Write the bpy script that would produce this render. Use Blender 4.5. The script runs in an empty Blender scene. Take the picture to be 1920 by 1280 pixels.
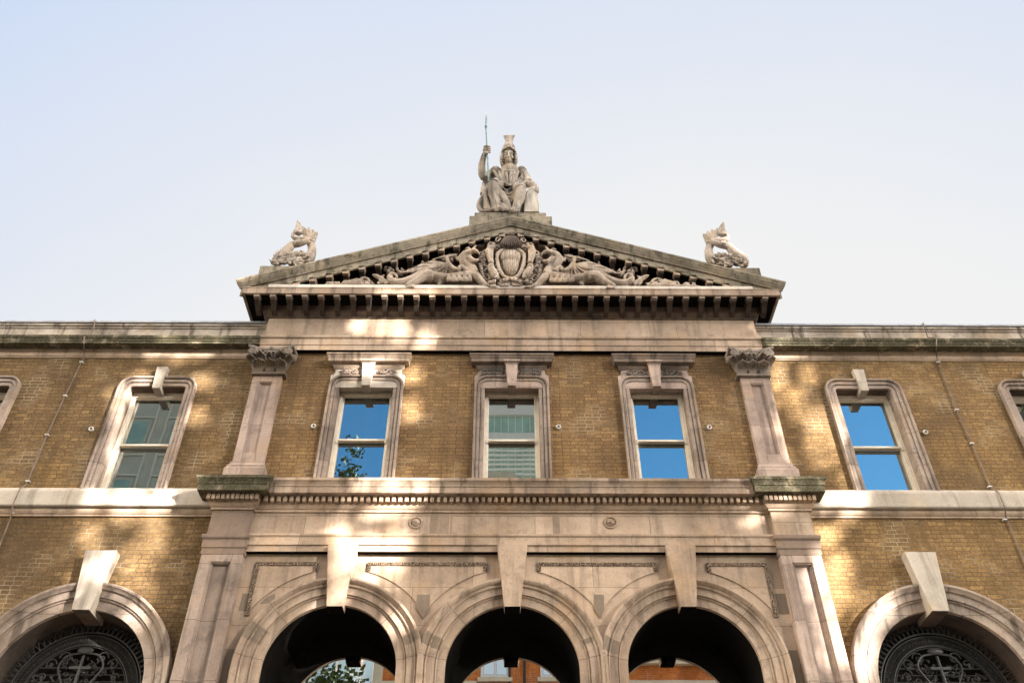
import bpy, math, random
import numpy as np
from mathutils import Vector, Matrix, noise as mnoise

random.seed(7)
R = math.radians
sc = bpy.context.scene
C = sc.collection

# ------------------------------------------------------------------ camera
FOC, PITCH, YAW, ROLL = 1650.0, 0.719310246, -0.0110207876, -0.00331063444
CAM = Vector((-0.1337, -13.0, 1.6))
_f = Vector((0, math.cos(PITCH), math.sin(PITCH))); _u = Vector((0, -math.sin(PITCH), math.cos(PITCH))); _r = Vector((1, 0, 0))
_r2 = _r * math.cos(ROLL) + _u * math.sin(ROLL); _u2 = -_r * math.sin(ROLL) + _u * math.cos(ROLL)
_rz = Matrix.Rotation(YAW, 3, 'Z')
CF, CU, CR = _rz @ _f, _rz @ _u2, _rz @ _r2
cd = bpy.data.cameras.new('camera'); cam = bpy.data.objects.new('camera', cd); C.objects.link(cam)
cd.sensor_width = 36; cd.lens = FOC / 1920 * 36; cd.clip_start = 0.1; cd.clip_end = 3000
cam.matrix_world = Matrix(((CR.x, CU.x, -CF.x, CAM.x), (CR.y, CU.y, -CF.y, CAM.y), (CR.z, CU.z, -CF.z, CAM.z), (0, 0, 0, 1)))
sc.camera = cam

def at(px, py, Y):
    d = CF + CR * ((px - 960) / FOC) + CU * ((640 - py) / FOC)
    return CAM + d * ((Y - CAM.y) / d.y)
def Zr(py, Y): return at(960, py, Y).z

# ------------------------------------------------------------------ light and sky
SUN_AZ, SUN_EL = R(50), R(15)          # lamp behind the camera, to the right, standing in for reflected sunlight
SDIR = Vector((math.sin(SUN_AZ) * math.cos(SUN_EL), -math.cos(SUN_AZ) * math.cos(SUN_EL), math.sin(SUN_EL)))
EXPOSURE = 3.2
sl = bpy.data.lights.new('sun', 'SUN'); sl.energy = 5.0; sl.angle = R(0.34); sl.color = (1.0, 0.92, 0.84)
so = bpy.data.objects.new('sun', sl); C.objects.link(so)
so.rotation_euler = SDIR.to_track_quat('Z', 'Y').to_euler(); so.location = SDIR * 80
w = bpy.data.worlds.new('World'); sc.world = w; w.use_nodes = True
wt = w.node_tree; wt.nodes.clear()
def wn(t, **k):
    n = wt.nodes.new(t)
    for a, b in k.items(): setattr(n, a, b)
    return n
sky = wn('ShaderNodeTexSky', sky_type='NISHITA', sun_disc=False, sun_elevation=SUN_EL, sun_rotation=math.pi - SUN_AZ,
         dust_density=0.15, air_density=1.0, ozone_density=2.0, altitude=0)
bg = wn('ShaderNodeBackground'); bg.inputs['Strength'].default_value = 0.06
out = wn('ShaderNodeOutputWorld'); tc = wn('ShaderNodeTexCoord')
# thin high cloud over the southern half of the sky, thickest low and to the right
sep = wn('ShaderNodeSeparateXYZ'); wt.links.new(tc.outputs['Generated'], sep.inputs[0])
def wm(op, a, b=None, c=None, clamp=False):
    n = wn('ShaderNodeMath', operation=op); n.use_clamp = clamp
    for i, v in enumerate((a, b, c)):
        if v is None: continue
        if isinstance(v, (int, float)): n.inputs[i].default_value = v
        else: wt.links.new(v, n.inputs[i])
    return n.outputs[0]
south = wm('MULTIPLY_ADD', sep.outputs['Y'], 3.0, 0.1, True)
nz = wn('ShaderNodeTexNoise'); nz.inputs['Scale'].default_value = 2.2; nz.inputs['Detail'].default_value = 6; nz.inputs['Roughness'].default_value = 0.55
wmap = wn('ShaderNodeMapping'); wmap.inputs['Scale'].default_value = (1, 1, 2.2); wt.links.new(tc.outputs['Generated'], wmap.inputs[0]); wt.links.new(wmap.outputs[0], nz.inputs['Vector'])
grad = wm('MULTIPLY_ADD', sep.outputs['X'], 0.397, -0.698)
grad = wm('MULTIPLY_ADD', sep.outputs['Z'], -0.081, wm('MULTIPLY_ADD', sep.outputs['Y'], 2.54, grad))
grad = wm('MULTIPLY_ADD', wm('SUBTRACT', nz.outputs[0], 0.5), 0.28, grad, True)
veil = wn('ShaderNodeMix', data_type='RGBA'); veil.inputs[6].default_value = (1.083, 1.285, 1.671, 1); veil.inputs[7].default_value = (1.610, 1.610, 1.610, 1)
wt.links.new(grad, veil.inputs[0])
deep = wn('ShaderNodeMix', data_type='RGBA', blend_type='MULTIPLY'); deep.inputs[0].default_value = 1; wt.links.new(sky.outputs[0], deep.inputs[6]); deep.inputs[7].default_value = (0.31, 0.60, 0.73, 1)
mx = wn('ShaderNodeMix', data_type='RGBA'); wt.links.new(south, mx.inputs[0]); wt.links.new(deep.outputs[2], mx.inputs[6]); wt.links.new(veil.outputs[2], mx.inputs[7])
# added warm fill from the unseen northern sky, overhead and to both sides
def ss(v, lo, hi):
    n = wn('ShaderNodeMapRange', interpolation_type='SMOOTHSTEP'); wt.links.new(v, n.inputs[0]); n.inputs[1].default_value = lo; n.inputs[2].default_value = hi; return n.outputs[0]
hc = wm('MULTIPLY', ss(sep.outputs['Z'], 0.66, 0.86), ss(sep.outputs['Y'], 0.15, -0.15))
hz = wm('SQRT', wm('SUBTRACT', 1.001, wm('MULTIPLY', sep.outputs['Z'], sep.outputs['Z'])))
sd = wm('MULTIPLY', ss(wm('DIVIDE', wm('ABSOLUTE', sep.outputs['X']), hz), 0.63, 0.74), wm('MULTIPLY', ss(sep.outputs['Y'], 0.05, -0.25), ss(sep.outputs['Z'], 0.0, 0.15)))
hc = wm('MAXIMUM', wm('MULTIPLY', hc, 0.26), sd)
hc = wm('MULTIPLY', hc, ss(nz.outputs[0], 0.25, 0.55))
m2 = wn('ShaderNodeMix', data_type='RGBA'); wt.links.new(hc, m2.inputs[0]); wt.links.new(mx.outputs[2], m2.inputs[6]); m2.inputs[7].default_value = (19.0, 16.4, 13.4, 1)
wt.links.new(m2.outputs[2], bg.inputs['Color']); wt.links.new(bg.outputs[0], out.inputs['Surface'])
vs = sc.view_settings; vs.view_transform = 'Standard'; vs.look = 'None'; vs.exposure = EXPOSURE; vs.gamma = 1; vs.use_curve_mapping = False
sc.cycles.max_bounces = 8; sc.cycles.glossy_bounces = 4; sc.cycles.diffuse_bounces = 2; sc.cycles.caustics_reflective = False; sc.cycles.caustics_refractive = False

# ------------------------------------------------------------------ mesh builder
class MB:
    def __init__(s): s.v = []; s.f = []; s.m = []; s.mi = 0
    def add(s, vs_, fs_):
        o = len(s.v); s.v += [tuple(p) for p in vs_]
        for f in fs_: s.f.append([o + i for i in f]); s.m.append(s.mi)
    def box(s, x0, x1, y0, y1, z0, z1):
        x0, x1 = sorted((x0, x1)); y0, y1 = sorted((y0, y1)); z0, z1 = sorted((z0, z1))
        s.add([(x0,y0,z0),(x1,y0,z0),(x1,y1,z0),(x0,y1,z0),(x0,y0,z1),(x1,y0,z1),(x1,y1,z1),(x0,y1,z1)],
              [(0,3,2,1),(4,5,6,7),(0,1,5,4),(1,2,6,5),(2,3,7,6),(3,0,4,7)])
    def prism(s, poly, y0, y1, inset=0.0):
        """a polygon in XZ (counter-clockwise seen from the street) from its front y0 to its back y1"""
        n = len(poly)
        a = sum(poly[i][0]*poly[(i+1)%n][1]-poly[(i+1)%n][0]*poly[i][1] for i in range(n))
        if a < 0: poly = poly[::-1]
        fr = poly
        if inset:
            fr = offset_poly(poly, -inset)
        s.add([(x, y0, z) for x, z in fr] + [(x, y1, z) for x, z in poly],
              [tuple(range(n)), tuple(range(2*n-1, n-1, -1))] + [(i, i+n, (i+1)%n+n, (i+1)%n) for i in range(n)])
    def loft(s, rings, cap=True, closed=True):
        n = len(rings[0]); vs_ = [p for r in rings for p in r]; fs_ = []
        for k in range(len(rings)-1):
            for i in range(n if closed else n-1):
                j = (i+1) % n
                fs_.append((k*n+i, k*n+j, (k+1)*n+j, (k+1)*n+i))
        if cap:
            fs_.append(tuple(range(n-1, -1, -1))); fs_.append(tuple((len(rings)-1)*n+i for i in range(n)))
        s.add(vs_, fs_)
    def sweep(s, path, prof, cap=True):
        """plan moulding: path of (x, y) left to right as seen from the street, prof of (out, z); mitred corners"""
        n = len(path); rings = []
        nr = []
        for i in range(n-1):
            dx, dy = path[i+1][0]-path[i][0], path[i+1][1]-path[i][1]; L = math.hypot(dx, dy)
            nr.append((dy/L, -dx/L))
        for i in range(n):
            if i == 0: m = nr[0]; k = 1
            elif i == n-1: m = nr[-1]; k = 1
            else:
                m = (nr[i-1][0]+nr[i][0], nr[i-1][1]+nr[i][1]); L = math.hypot(*m); m = (m[0]/L, m[1]/L)
                k = 1/max(0.25, m[0]*nr[i][0]+m[1]*nr[i][1])
            rings.append([(path[i][0]+m[0]*o*k, path[i][1]+m[1]*o*k, z) for o, z in prof])
        s.loft(rings, cap)
    def wallsweep(s, path, prof, cap=True):
        """moulding on the wall: path of (x, z), prof of (outward from path, y); left side of travel is outward"""
        n = len(path); nr = []
        for i in range(n-1):
            dx, dz = path[i+1][0]-path[i][0], path[i+1][1]-path[i][1]; L = math.hypot(dx, dz) or 1e-9
            nr.append((-dz/L, dx/L))
        rings = []
        for i in range(n):
            if i == 0: m = nr[0]; k = 1
            elif i == n-1: m = nr[-1]; k = 1
            else:
                m = (nr[i-1][0]+nr[i][0], nr[i-1][1]+nr[i][1]); L = math.hypot(*m); m = (m[0]/L, m[1]/L)
                k = 1/max(0.25, m[0]*nr[i][0]+m[1]*nr[i][1])
            rings.append([(path[i][0]+m[0]*o*k, y, path[i][1]+m[1]*o*k) for o, y in prof])
        s.loft(rings, cap)
    def tube(s, pts, rad, seg=8, sub=4, flat=1.0):
        pts = [Vector(p) for p in pts]
        if not isinstance(rad, (list, tuple)): rad = [rad]*len(pts)
        P, Q = [], []
        if sub <= 1 or len(pts) < 3: P, Q = pts, list(rad)
        else:
            for i in range(len(pts)-1):
                p0 = pts[max(i-1,0)]; p1 = pts[i]; p2 = pts[i+1]; p3 = pts[min(i+2, len(pts)-1)]
                for k in range(sub):
                    t = k/sub
                    P.append(0.5*((2*p1)+(p2-p0)*t+(2*p0-5*p1+4*p2-p3)*t*t+(3*p1-p0-3*p2+p3)*t**3)); Q.append(rad[i]*(1-t)+rad[i+1]*t)
            P.append(pts[-1]); Q.append(rad[-1])
        t0 = (P[1]-P[0]).normalized(); a = t0.orthogonal().normalized(); rings = []
        for i, p in enumerate(P):
            t = (P[min(i+1, len(P)-1)]-P[max(i-1, 0)])
            t = t.normalized() if t.length > 1e-9 else t0
            a = (a - t*a.dot(t)); a = a.normalized() if a.length > 1e-6 else t.orthogonal().normalized()
            b = t.cross(a)
            rings.append([p + (a*math.cos(2*math.pi*k/seg) + b*math.sin(2*math.pi*k/seg)*flat)*Q[i] for k in range(seg)])
        s.loft(rings, True)
    def ball(s, c, r, seg=12, rng=8, rot=None):
        c = Vector(c); rx, ry, rz = (r, r, r) if isinstance(r, (int, float)) else r
        vs_ = []; fs_ = []
        for i in range(rng+1):
            th = math.pi*i/rng
            for k in range(seg):
                ph = 2*math.pi*k/seg
                q = Vector((rx*math.sin(th)*math.cos(ph), ry*math.sin(th)*math.sin(ph), rz*math.cos(th)))
                if rot is not None: q = rot @ q
                vs_.append(c+q)
        for i in range(rng):
            for k in range(seg):
                j = (k+1) % seg
                fs_.append((i*seg+k, (i+1)*seg+k, (i+1)*seg+j, i*seg+j))
        s.add(vs_, fs_)
    def sheet(s, front, thick):
        """a grid of points (rows) given thickness along +y"""
        n = len(front[0]); m = len(front)
        a = [Vector(p) for r in front for p in r]; b = [p+Vector((0, thick, 0)) for p in a]; N = n*m; fs_ = []
        for i in range(m-1):
            for k in range(n-1):
                q = (i*n+k, i*n+k+1, (i+1)*n+k+1, (i+1)*n+k); fs_.append(q); fs_.append(tuple(N+j for j in reversed(q)))
        edge = [k for k in range(n)] + [i*n+n-1 for i in range(1, m)] + [(m-1)*n+k for k in range(n-2, -1, -1)] + [i*n for i in range(m-2, 0, -1)]
        for i, e in enumerate(edge):
            g = edge[(i+1) % len(edge)]; fs_.append((g, e, N+e, N+g))
        s.add(a+b, fs_)
    def mesh(s, name, mats):
        me = bpy.data.meshes.new(name); me.from_pydata(s.v, [], s.f); me.update()
        for m in (mats if isinstance(mats, (list, tuple)) else [mats]): me.materials.append(m)
        if any(s.m): me.polygons.foreach_set('material_index', s.m)
        return me
    def build(s, name, mats, parent=None, smooth=None, bevel=None, remesh=None, fix=True):
        me = s.mesh(name, mats)
        if fix:
            import bmesh
            b = bmesh.new(); b.from_mesh(me); bmesh.ops.recalc_face_normals(b, faces=b.faces); b.to_mesh(me); b.free()
        o = bpy.data.objects.new(name, me); C.objects.link(o)
        if parent: o.parent = parent
        if smooth or remesh:
            me.polygons.foreach_set('use_smooth', [True]*len(me.polygons))
            if smooth and smooth != True and not remesh:
                try: me.set_sharp_from_angle(angle=R(smooth))
                except Exception: pass
        if bevel:
            md = o.modifiers.new('bevel', 'BEVEL'); md.width = bevel; md.segments = 2; md.limit_method = 'ANGLE'; md.angle_limit = R(35)
        if remesh:
            md = o.modifiers.new('remesh', 'REMESH'); md.mode = 'VOXEL'; md.voxel_size = remesh; md.use_smooth_shade = True
            md = o.modifiers.new('smooth', 'SMOOTH'); md.factor = 0.5; md.iterations = 1
        return o

def offset_poly(poly, d):
    n = len(poly); o = []
    for i in range(n):
        p, q, r_ = poly[i-1], poly[i], poly[(i+1) % n]
        a = Vector((q[0]-p[0], q[1]-p[1])).normalized(); b = Vector((r_[0]-q[0], r_[1]-q[1])).normalized()
        na, nb = Vector((a.y, -a.x)), Vector((b.y, -b.x)); m = (na+nb)
        m = m.normalized() if m.length > 1e-6 else na
        k = 1/max(0.35, m.dot(na)); o.append((q[0]+m.x*d*k, q[1]+m.y*d*k))
    return o

def empty(name, loc=(0, 0, 0), parent=None):
    o = bpy.data.objects.new(name, None); o.location = loc; o.empty_display_size = 0.2; C.objects.link(o)
    if parent: o.parent = parent
    return o
def tag(o, label=None, cat=None, group=None, kind=None):
    for k, v in (('label', label), ('category', cat), ('group', group), ('kind', kind)):
        if v: o[k] = v
    return o

# ------------------------------------------------------------------ materials
class NT:
    def __init__(s, name):
        s.mat = bpy.data.materials.new(name); s.mat.use_nodes = True; s.t = s.mat.node_tree; s.t.nodes.clear()
        s.out = s.t.nodes.new('ShaderNodeOutputMaterial')
    def n(s, typ, ins=None, **k):
        x = s.t.nodes.new(typ)
        for a, b in k.items(): setattr(x, a, b)
        for a, b in (ins or {}).items(): s.set(x.inputs[a], b)
        return x
    def set(s, sock, v):
        if hasattr(v, 'is_linked') or hasattr(v, 'links'): s.t.links.new(v, sock)
        elif isinstance(v, tuple) and len(v) == 3 and sock.type == 'RGBA': sock.default_value = (*v, 1)
        else: sock.default_value = v
    def math(s, op, a, b=0.0, c=0.0, clamp=False):
        x = s.n('ShaderNodeMath', {0: a, 1: b, 2: c}, operation=op); x.use_clamp = clamp; return x.outputs[0]
    def mix(s, f, a, b, blend='MIX'):
        x = s.n('ShaderNodeMix', data_type='RGBA', blend_type=blend); s.set(x.inputs[0], f); s.set(x.inputs[6], a); s.set(x.inputs[7], b); return x.outputs[2]
    def noise(s, vec, scale, detail=5, rough=0.6, dist=0.0):
        return s.n('ShaderNodeTexNoise', {'Vector': vec, 'Scale': scale, 'Detail': detail, 'Roughness': rough, 'Distortion': dist}).outputs[0]
    def ramp(s, f, lo, hi, a=0.0, b=1.0):
        return s.n('ShaderNodeMapRange', {0: f, 1: lo, 2: hi, 3: a, 4: b}, interpolation_type='SMOOTHSTEP').outputs[0]
    def coords(s):
        t = s.n('ShaderNodeTexCoord'); g = s.n('ShaderNodeNewGeometry')
        v = g.outputs['Position']
        sp = s.n('ShaderNodeSeparateXYZ', {0: v})
        h = s.math('ADD', sp.outputs[0], sp.outputs[1])
        flat = s.n('ShaderNodeCombineXYZ', {0: h, 1: sp.outputs[2]}).outputs[0]
        return v, flat, sp
    def stretch(s, v, sx, sy, sz):
        return s.n('ShaderNodeMapping', {'Vector': v, 'Scale': (sx, sy, sz)}).outputs[0]
    def finish(s, col, rough=0.85, bump=None, bs=0.3, bd=0.01, spec=0.25, metal=0.0):
        p = s.n('ShaderNodeBsdfPrincipled'); s.set(p.inputs['Base Color'], col); s.set(p.inputs['Roughness'], rough)
        p.inputs['Specular IOR Level'].default_value = spec; p.inputs['Metallic'].default_value = metal
        if bump is not None:
            b = s.n('ShaderNodeBump', {'Strength': bs, 'Distance': bd, 'Height': bump}); s.t.links.new(b.outputs[0], p.inputs['Normal'])
        s.t.links.new(p.outputs[0], s.out.inputs['Surface']); return s.mat

def stone(name, base, dark, block=(1.1, 0.42), joint=0.5, stain=0.5, streak=0.4, moss=0.0, fine=0.3, off=0.0, bumpy=0.4, scales=0.0, spec=0.25):
    t = NT(name); v, flat, sp = t.coords()
    fl2 = t.n('ShaderNodeMapping', {'Vector': flat, 'Location': (off, off*0.37, 0)}).outputs[0]
    big = t.noise(v, 0.9, 7, 0.62); mid = t.noise(v, 4.5, 8, 0.65, 0.3); fin = t.noise(v, 38, 6, 0.7)
    st = t.noise(t.stretch(v, 6, 6, 0.45), 1.0, 6, 0.6)
    col = t.mix(t.ramp(big, 0.40, 0.66, 0, stain), base, dark)
    col = t.mix(t.ramp(mid, 0.48, 0.72, 0, stain*0.8), col, tuple(0.55*d+0.1*b for d, b in zip(dark, base)))
    col = t.mix(t.ramp(st, 0.50, 0.68, 0, streak), col, tuple(0.42*d for d in dark))
    spots = t.noise(v, 13.0, 9, 0.75, 0.6)
    col = t.mix(t.ramp(spots, 0.56, 0.70, 0, 0.55*stain+0.12), col, tuple(0.38*d for d in dark))
    warm = t.noise(v, 1.7, 4, 0.5, 0.2)
    col = t.mix(t.ramp(warm, 0.5, 0.75, 0, 0.45), col, (base[0]*1.05, base[1]*0.90, base[2]*0.68))
    col = t.mix(t.math('MULTIPLY', t.ramp(fin, 0.35, 0.75), fine), col, tuple(0.6*d for d in dark))
    bh = t.math('MULTIPLY', fin, 0.35)
    bh = t.math('MULTIPLY_ADD', mid, 0.5, bh)
    if block:
        br = t.n('ShaderNodeTexBrick', {'Vector': fl2, 'Color1': (0.68, 0.66, 0.64), 'Color2': (1.10, 1.08, 1.06), 'Mortar': (1, 1, 1), 'Scale': 1.0, 'Mortar Size': 0.0042, 'Mortar Smooth': 0.3, 'Bias': 0.1, 'Brick Width': block[0], 'Row Height': block[1]})
        col = t.mix(0.8, col, br.outputs['Color'], 'MULTIPLY')
        col = t.mix(t.math('MULTIPLY', br.outputs['Fac'], joint), col, tuple(0.35*d for d in dark))
        bh = t.math('MULTIPLY_ADD', br.outputs['Fac'], -0.8*joint, bh)
    if scales:
        vo = t.n('ShaderNodeTexVoronoi', {'Vector': v, 'Scale': 26.0}).outputs['Distance']
        bh = t.math('MULTIPLY_ADD', vo, scales, bh)
        wv = t.noise(t.stretch(v, 1, 1, 0.35), 22, 3, 0.5, 1.2); bh = t.math('MULTIPLY_ADD', wv, scales, bh)
    if moss:
        mo = t.noise(v, 5.0, 9, 0.72, 0.2)
        col = t.mix(t.ramp(mo, 0.62-0.42*moss, 0.74-0.3*moss, 0, 0.93), col, t.mix(t.ramp(fin, 0.4, 0.65), (0.022, 0.021, 0.011), (0.095, 0.083, 0.044)))
        bh = t.math('MULTIPLY_ADD', mo, 1.5, bh)
    return t.finish(col, 0.9, bh, bumpy, 0.012, spec)

def brickwork(name, c_light, c_dark, mortar, off=(0, 0), pale=0.35, ochre=0.4):
    c_light, c_dark, mortar = (tuple(x*k for x, k in zip(c, (0.97, 0.935, 0.85))) for c in (c_light, c_dark, mortar))
    t = NT(name); v, flat, sp = t.coords()
    jit = t.n('ShaderNodeVectorMath', {0: t.n('ShaderNodeTexNoise', {'Vector': v, 'Scale': 2.5, 'Detail': 3}).outputs['Color'], 1: (0.5, 0.5, 0.5)}, operation='SUBTRACT').outputs[0]
    jit2 = t.n('ShaderNodeVectorMath', {0: jit, 1: (0.03, 0.03, 0.0)}, operation='MULTIPLY').outputs[0]
    fl = t.n('ShaderNodeVectorMath', {0: flat, 1: jit2}, operation='ADD').outputs[0]
    fl = t.n('ShaderNodeMapping', {'Vector': fl, 'Location': (off[0], off[1], 0)}).outputs[0]
    br = t.n('ShaderNodeTexBrick', {'Vector': fl, 'Color1': (0, 0, 0), 'Color2': (1, 1, 1), 'Mortar': (0.5, 0.5, 0.5), 'Scale': 1.0, 'Mortar Size': 0.0062, 'Mortar Smooth': 0.25, 'Bias': 0.0, 'Brick Width': 0.235, 'Row Height': 0.0765}, offset=0.5, offset_frequency=2, squash=0.62, squash_frequency=2)
    rnd = t.n('ShaderNodeSeparateColor', {0: br.outputs['Color']}).outputs[0]
    big = t.noise(v, 0.55, 6, 0.6, 0.4); mid = t.noise(v, 2.6, 7, 0.65); fin = t.noise(v, 27, 6, 0.75)
    col = t.mix(t.ramp(rnd, 0.1, 0.95), c_dark, c_light)
    col = t.mix(t.ramp(rnd, 0.84, 0.98, 0, 0.5), col, tuple(1.3*x for x in c_light))
    col = t.mix(t.ramp(big, 0.42, 0.66, 0, 0.72), col, tuple(0.5*x for x in c_dark))
    col = t.mix(t.ramp(mid, 0.55, 0.75, 0, 0.5), col, tuple(0.55*x for x in c_dark))
    low = t.math('MULTIPLY', t.ramp(sp.outputs[2], 11.2, 9.7), t.ramp(sp.outputs[2], 8.9, 9.5))
    och = t.noise(v, 0.8, 4, 0.5, 0.3)
    col = t.mix(t.math('MULTIPLY', t.ramp(och, 0.46, 0.66), t.math('MULTIPLY_ADD', low, ochre, 0.25*ochre)), col, (0.33, 0.195, 0.065))
    col = t.mix(t.ramp(fin, 0.40, 0.72, 0, 0.75), col, tuple(0.36*x for x in c_dark))
    pale_n = t.noise(v, 31, 4, 0.7, 0.3)
    col = t.mix(t.ramp(pale_n, 0.54, 0.70, 0, 0.6), col, tuple(1.45*x for x in c_light))
    stk = t.noise(t.stretch(v, 3.0, 3.0, 0.30), 1.0, 7, 0.65)
    col = t.mix(t.ramp(stk, 0.50, 0.70, 0, 0.55), col, tuple(0.45*x for x in c_dark))
    grit = t.noise(t.stretch(v, 14, 14, 40), 1.0, 4, 0.7)
    col = t.mix(t.ramp(grit, 0.45, 0.7, 0, 0.5), col, tuple(0.6*x for x in c_dark))
    mm = t.noise(v, 1.3, 3, 0.5)
    mcol = t.mix(t.ramp(mm, 0.50, 0.66), mortar, tuple(min(0.6, pale*x*2.2) for x in (0.80, 0.70, 0.52)))
    soot = t.ramp(big, 0.42, 0.68, 0, 0.7)
    mcol = t.mix(soot, mcol, (0.05, 0.038, 0.024))
    col = t.mix(br.outputs['Fac'], col, mcol)
    bh = t.math('MULTIPLY_ADD', br.outputs['Fac'], -1.0, t.math('MULTIPLY', fin, 0.5))
    bh = t.math('MULTIPLY_ADD', rnd, 0.35, bh)
    return t.finish(col, 0.92, bh, 0.7, 0.012, 0.2)

M = {}
BUFF = (0.47, 0.36, 0.27); BUFFD = (0.25, 0.185, 0.135)
M['buff'] = stone('buff_stone', BUFF, BUFFD, (1.9, 0.62), 0.8, 0.65, 0.4, off=0.63)
M['buff_plain'] = stone('buff_stone_moulded', BUFF, BUFFD, (1.35, 9.0), 0.8, 0.7, 0.5, off=0.2)
M['archstone'] = stone('arch_stone', (0.40, 0.305, 0.23), (0.21, 0.15, 0.11), None, 0, 0.8, 0.5, bumpy=0.7)
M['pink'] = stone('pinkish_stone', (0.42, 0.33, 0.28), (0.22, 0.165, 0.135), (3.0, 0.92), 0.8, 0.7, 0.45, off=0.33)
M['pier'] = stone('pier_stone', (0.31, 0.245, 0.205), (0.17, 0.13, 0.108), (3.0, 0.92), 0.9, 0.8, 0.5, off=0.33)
M['hood'] = stone('sooty_hood_stone', (0.25, 0.195, 0.155), (0.11, 0.085, 0.07), (1.5, 9.0), 0.6, 0.9, 0.8)
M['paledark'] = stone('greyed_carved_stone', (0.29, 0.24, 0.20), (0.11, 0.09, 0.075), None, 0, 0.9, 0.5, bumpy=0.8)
M['black2'] = stone('shade_and_joint_black_stone', (0.075, 0.056, 0.045), (0.035, 0.028, 0.024), None, 0, 0.7, 0.4)  # near-black: shade painted on brackets and wing soffits, and the dark voussoir joints
M['bright'] = stone('washed_pale_stone', (0.66, 0.61, 0.54), (0.40, 0.35, 0.30), (1.6, 9), 0.5, 0.4, 0.3)
M['stain'] = stone('greyer_frieze_block', (0.30, 0.225, 0.165), (0.19, 0.14, 0.105), None, 0, 0.6, 0.3)
M['sooty'] = stone('sooty_pinkish_stone', (0.22, 0.165, 0.13), (0.13, 0.095, 0.075), (3.0, 0.92), 0.6, 0.5, 0.3, off=0.33)
M['surround'] = stone('window_stone', (0.37, 0.30, 0.25), (0.18, 0.14, 0.115), (5.0, 0.69), 0.9, 0.95, 0.8, off=0.45)
M['white'] = stone('pale_stone', (0.52, 0.465, 0.40), (0.29, 0.25, 0.205), (1.9, 3.0), 0.5, 0.4, 0.45)
M['cornice'] = stone('cornice_stone', (0.40, 0.31, 0.235), (0.19, 0.14, 0.105), (1.5, 9.0), 0.6, 0.75, 0.8, bumpy=0.6)
M['lichen'] = stone('lichened_stone', (0.33, 0.28, 0.21), (0.13, 0.115, 0.085), (1.6, 9.0), 0.6, 0.9, 0.8, moss=0.25, bumpy=0.8)
M['mossy'] = stone('mossy_stone', (0.36, 0.31, 0.22), (0.15, 0.13, 0.09), (1.2, 9.0), 0.4, 0.8, 0.6, moss=0.75, bumpy=0.9)
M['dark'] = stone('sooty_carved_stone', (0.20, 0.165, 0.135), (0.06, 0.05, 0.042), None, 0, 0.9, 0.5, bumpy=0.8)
M['blackstone'] = stone('dark_and_shade_stone', (0.13, 0.095, 0.075), (0.05, 0.038, 0.032), None, 0, 0.8, 0.4)  # dark carved stone, also used as painted shade on heads and wing keystones
M['relief'] = stone('relief_stone', (0.42, 0.34, 0.27), (0.15, 0.112, 0.082), None, 0, 0.9, 0.5, fine=0.3, bumpy=0.9, scales=0.55)
M['ground_relief'] = stone('sooty_tympanum_stone', (0.135, 0.09, 0.06), (0.06, 0.042, 0.032), (0.9, 0.4), 0.5, 0.7, 0.4)
M['statue'] = stone('statue_stone', (0.40, 0.335, 0.275), (0.15, 0.122, 0.10), None, 0, 0.8, 0.75, fine=0.35, bumpy=0.7, scales=0.25)
M['parapet'] = stone('parapet_stone', (0.52, 0.45, 0.38), (0.20, 0.165, 0.13), (1.6, 9.0), 0.6, 0.9, 0.95)
M['shaded_soffit'] = stone('shade_black_soffit', (0.011, 0.010, 0.0095), (0.007, 0.0065, 0.006), None, 0, 0.5, 0.3, spec=0.0)  # shade put into the colour of undersides and thin strips below mouldings
M['patch'] = stone('repair_stone', (0.20, 0.155, 0.115), (0.12, 0.09, 0.07), None, 0, 0.4, 0.2)
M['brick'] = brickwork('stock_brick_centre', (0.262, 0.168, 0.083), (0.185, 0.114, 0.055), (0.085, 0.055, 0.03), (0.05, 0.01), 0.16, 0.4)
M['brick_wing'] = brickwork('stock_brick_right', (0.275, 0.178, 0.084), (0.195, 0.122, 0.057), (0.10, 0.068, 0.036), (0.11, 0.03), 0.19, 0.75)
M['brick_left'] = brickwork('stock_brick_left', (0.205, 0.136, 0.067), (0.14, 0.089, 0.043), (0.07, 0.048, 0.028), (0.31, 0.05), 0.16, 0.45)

def plain(name, col, rough=0.6, spec=0.4, var=0.25, scale=20, metal=0.0, bs=0.1):
    t = NT(name); v, flat, sp = t.coords(); n_ = t.noise(v, scale, 6, 0.65)
    c = t.mix(t.ramp(n_, 0.3, 0.7), tuple(x*(1-var) for x in col), tuple(min(1, x*(1+var)) for x in col))
    return t.finish(c, rough, n_, bs, 0.005, spec, metal)
M['paint'] = plain('cream_window_paint', (0.66, 0.585, 0.47), 0.5, 0.4, 0.08, 9)
M['iron'] = plain('wrought_iron_paint', (0.036, 0.035, 0.035), 0.55, 0.35, 0.3, 30)
M['lead'] = plain('lead_flashing', (0.22, 0.23, 0.25), 0.65, 0.4, 0.25, 5)
M['cable'] = plain('conductor_tape', (0.16, 0.12, 0.095), 0.7, 0.3, 0.3, 8)
M['clip'] = plain('white_fixing', (0.60, 0.56, 0.50), 0.6, 0.3, 0.1, 20)
M['verdigris'] = plain('verdigris_bronze', (0.13, 0.21, 0.195), 0.7, 0.2, 0.3, 9)
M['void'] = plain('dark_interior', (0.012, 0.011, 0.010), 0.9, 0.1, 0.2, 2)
M['border'] = None
def border_mat():
    t = NT('carved_border_stone'); v, flat, sp = t.coords()
    vo = t.n('ShaderNodeTexVoronoi', {'Vector': flat, 'Scale': 62.0}).outputs['Distance']
    col = t.mix(t.ramp(vo, 0.25, 0.55), (0.36, 0.26, 0.18), (0.07, 0.048, 0.032))
    return t.finish(col, 0.9, vo, 1.0, 0.02)
M['border'] = border_mat()
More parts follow.
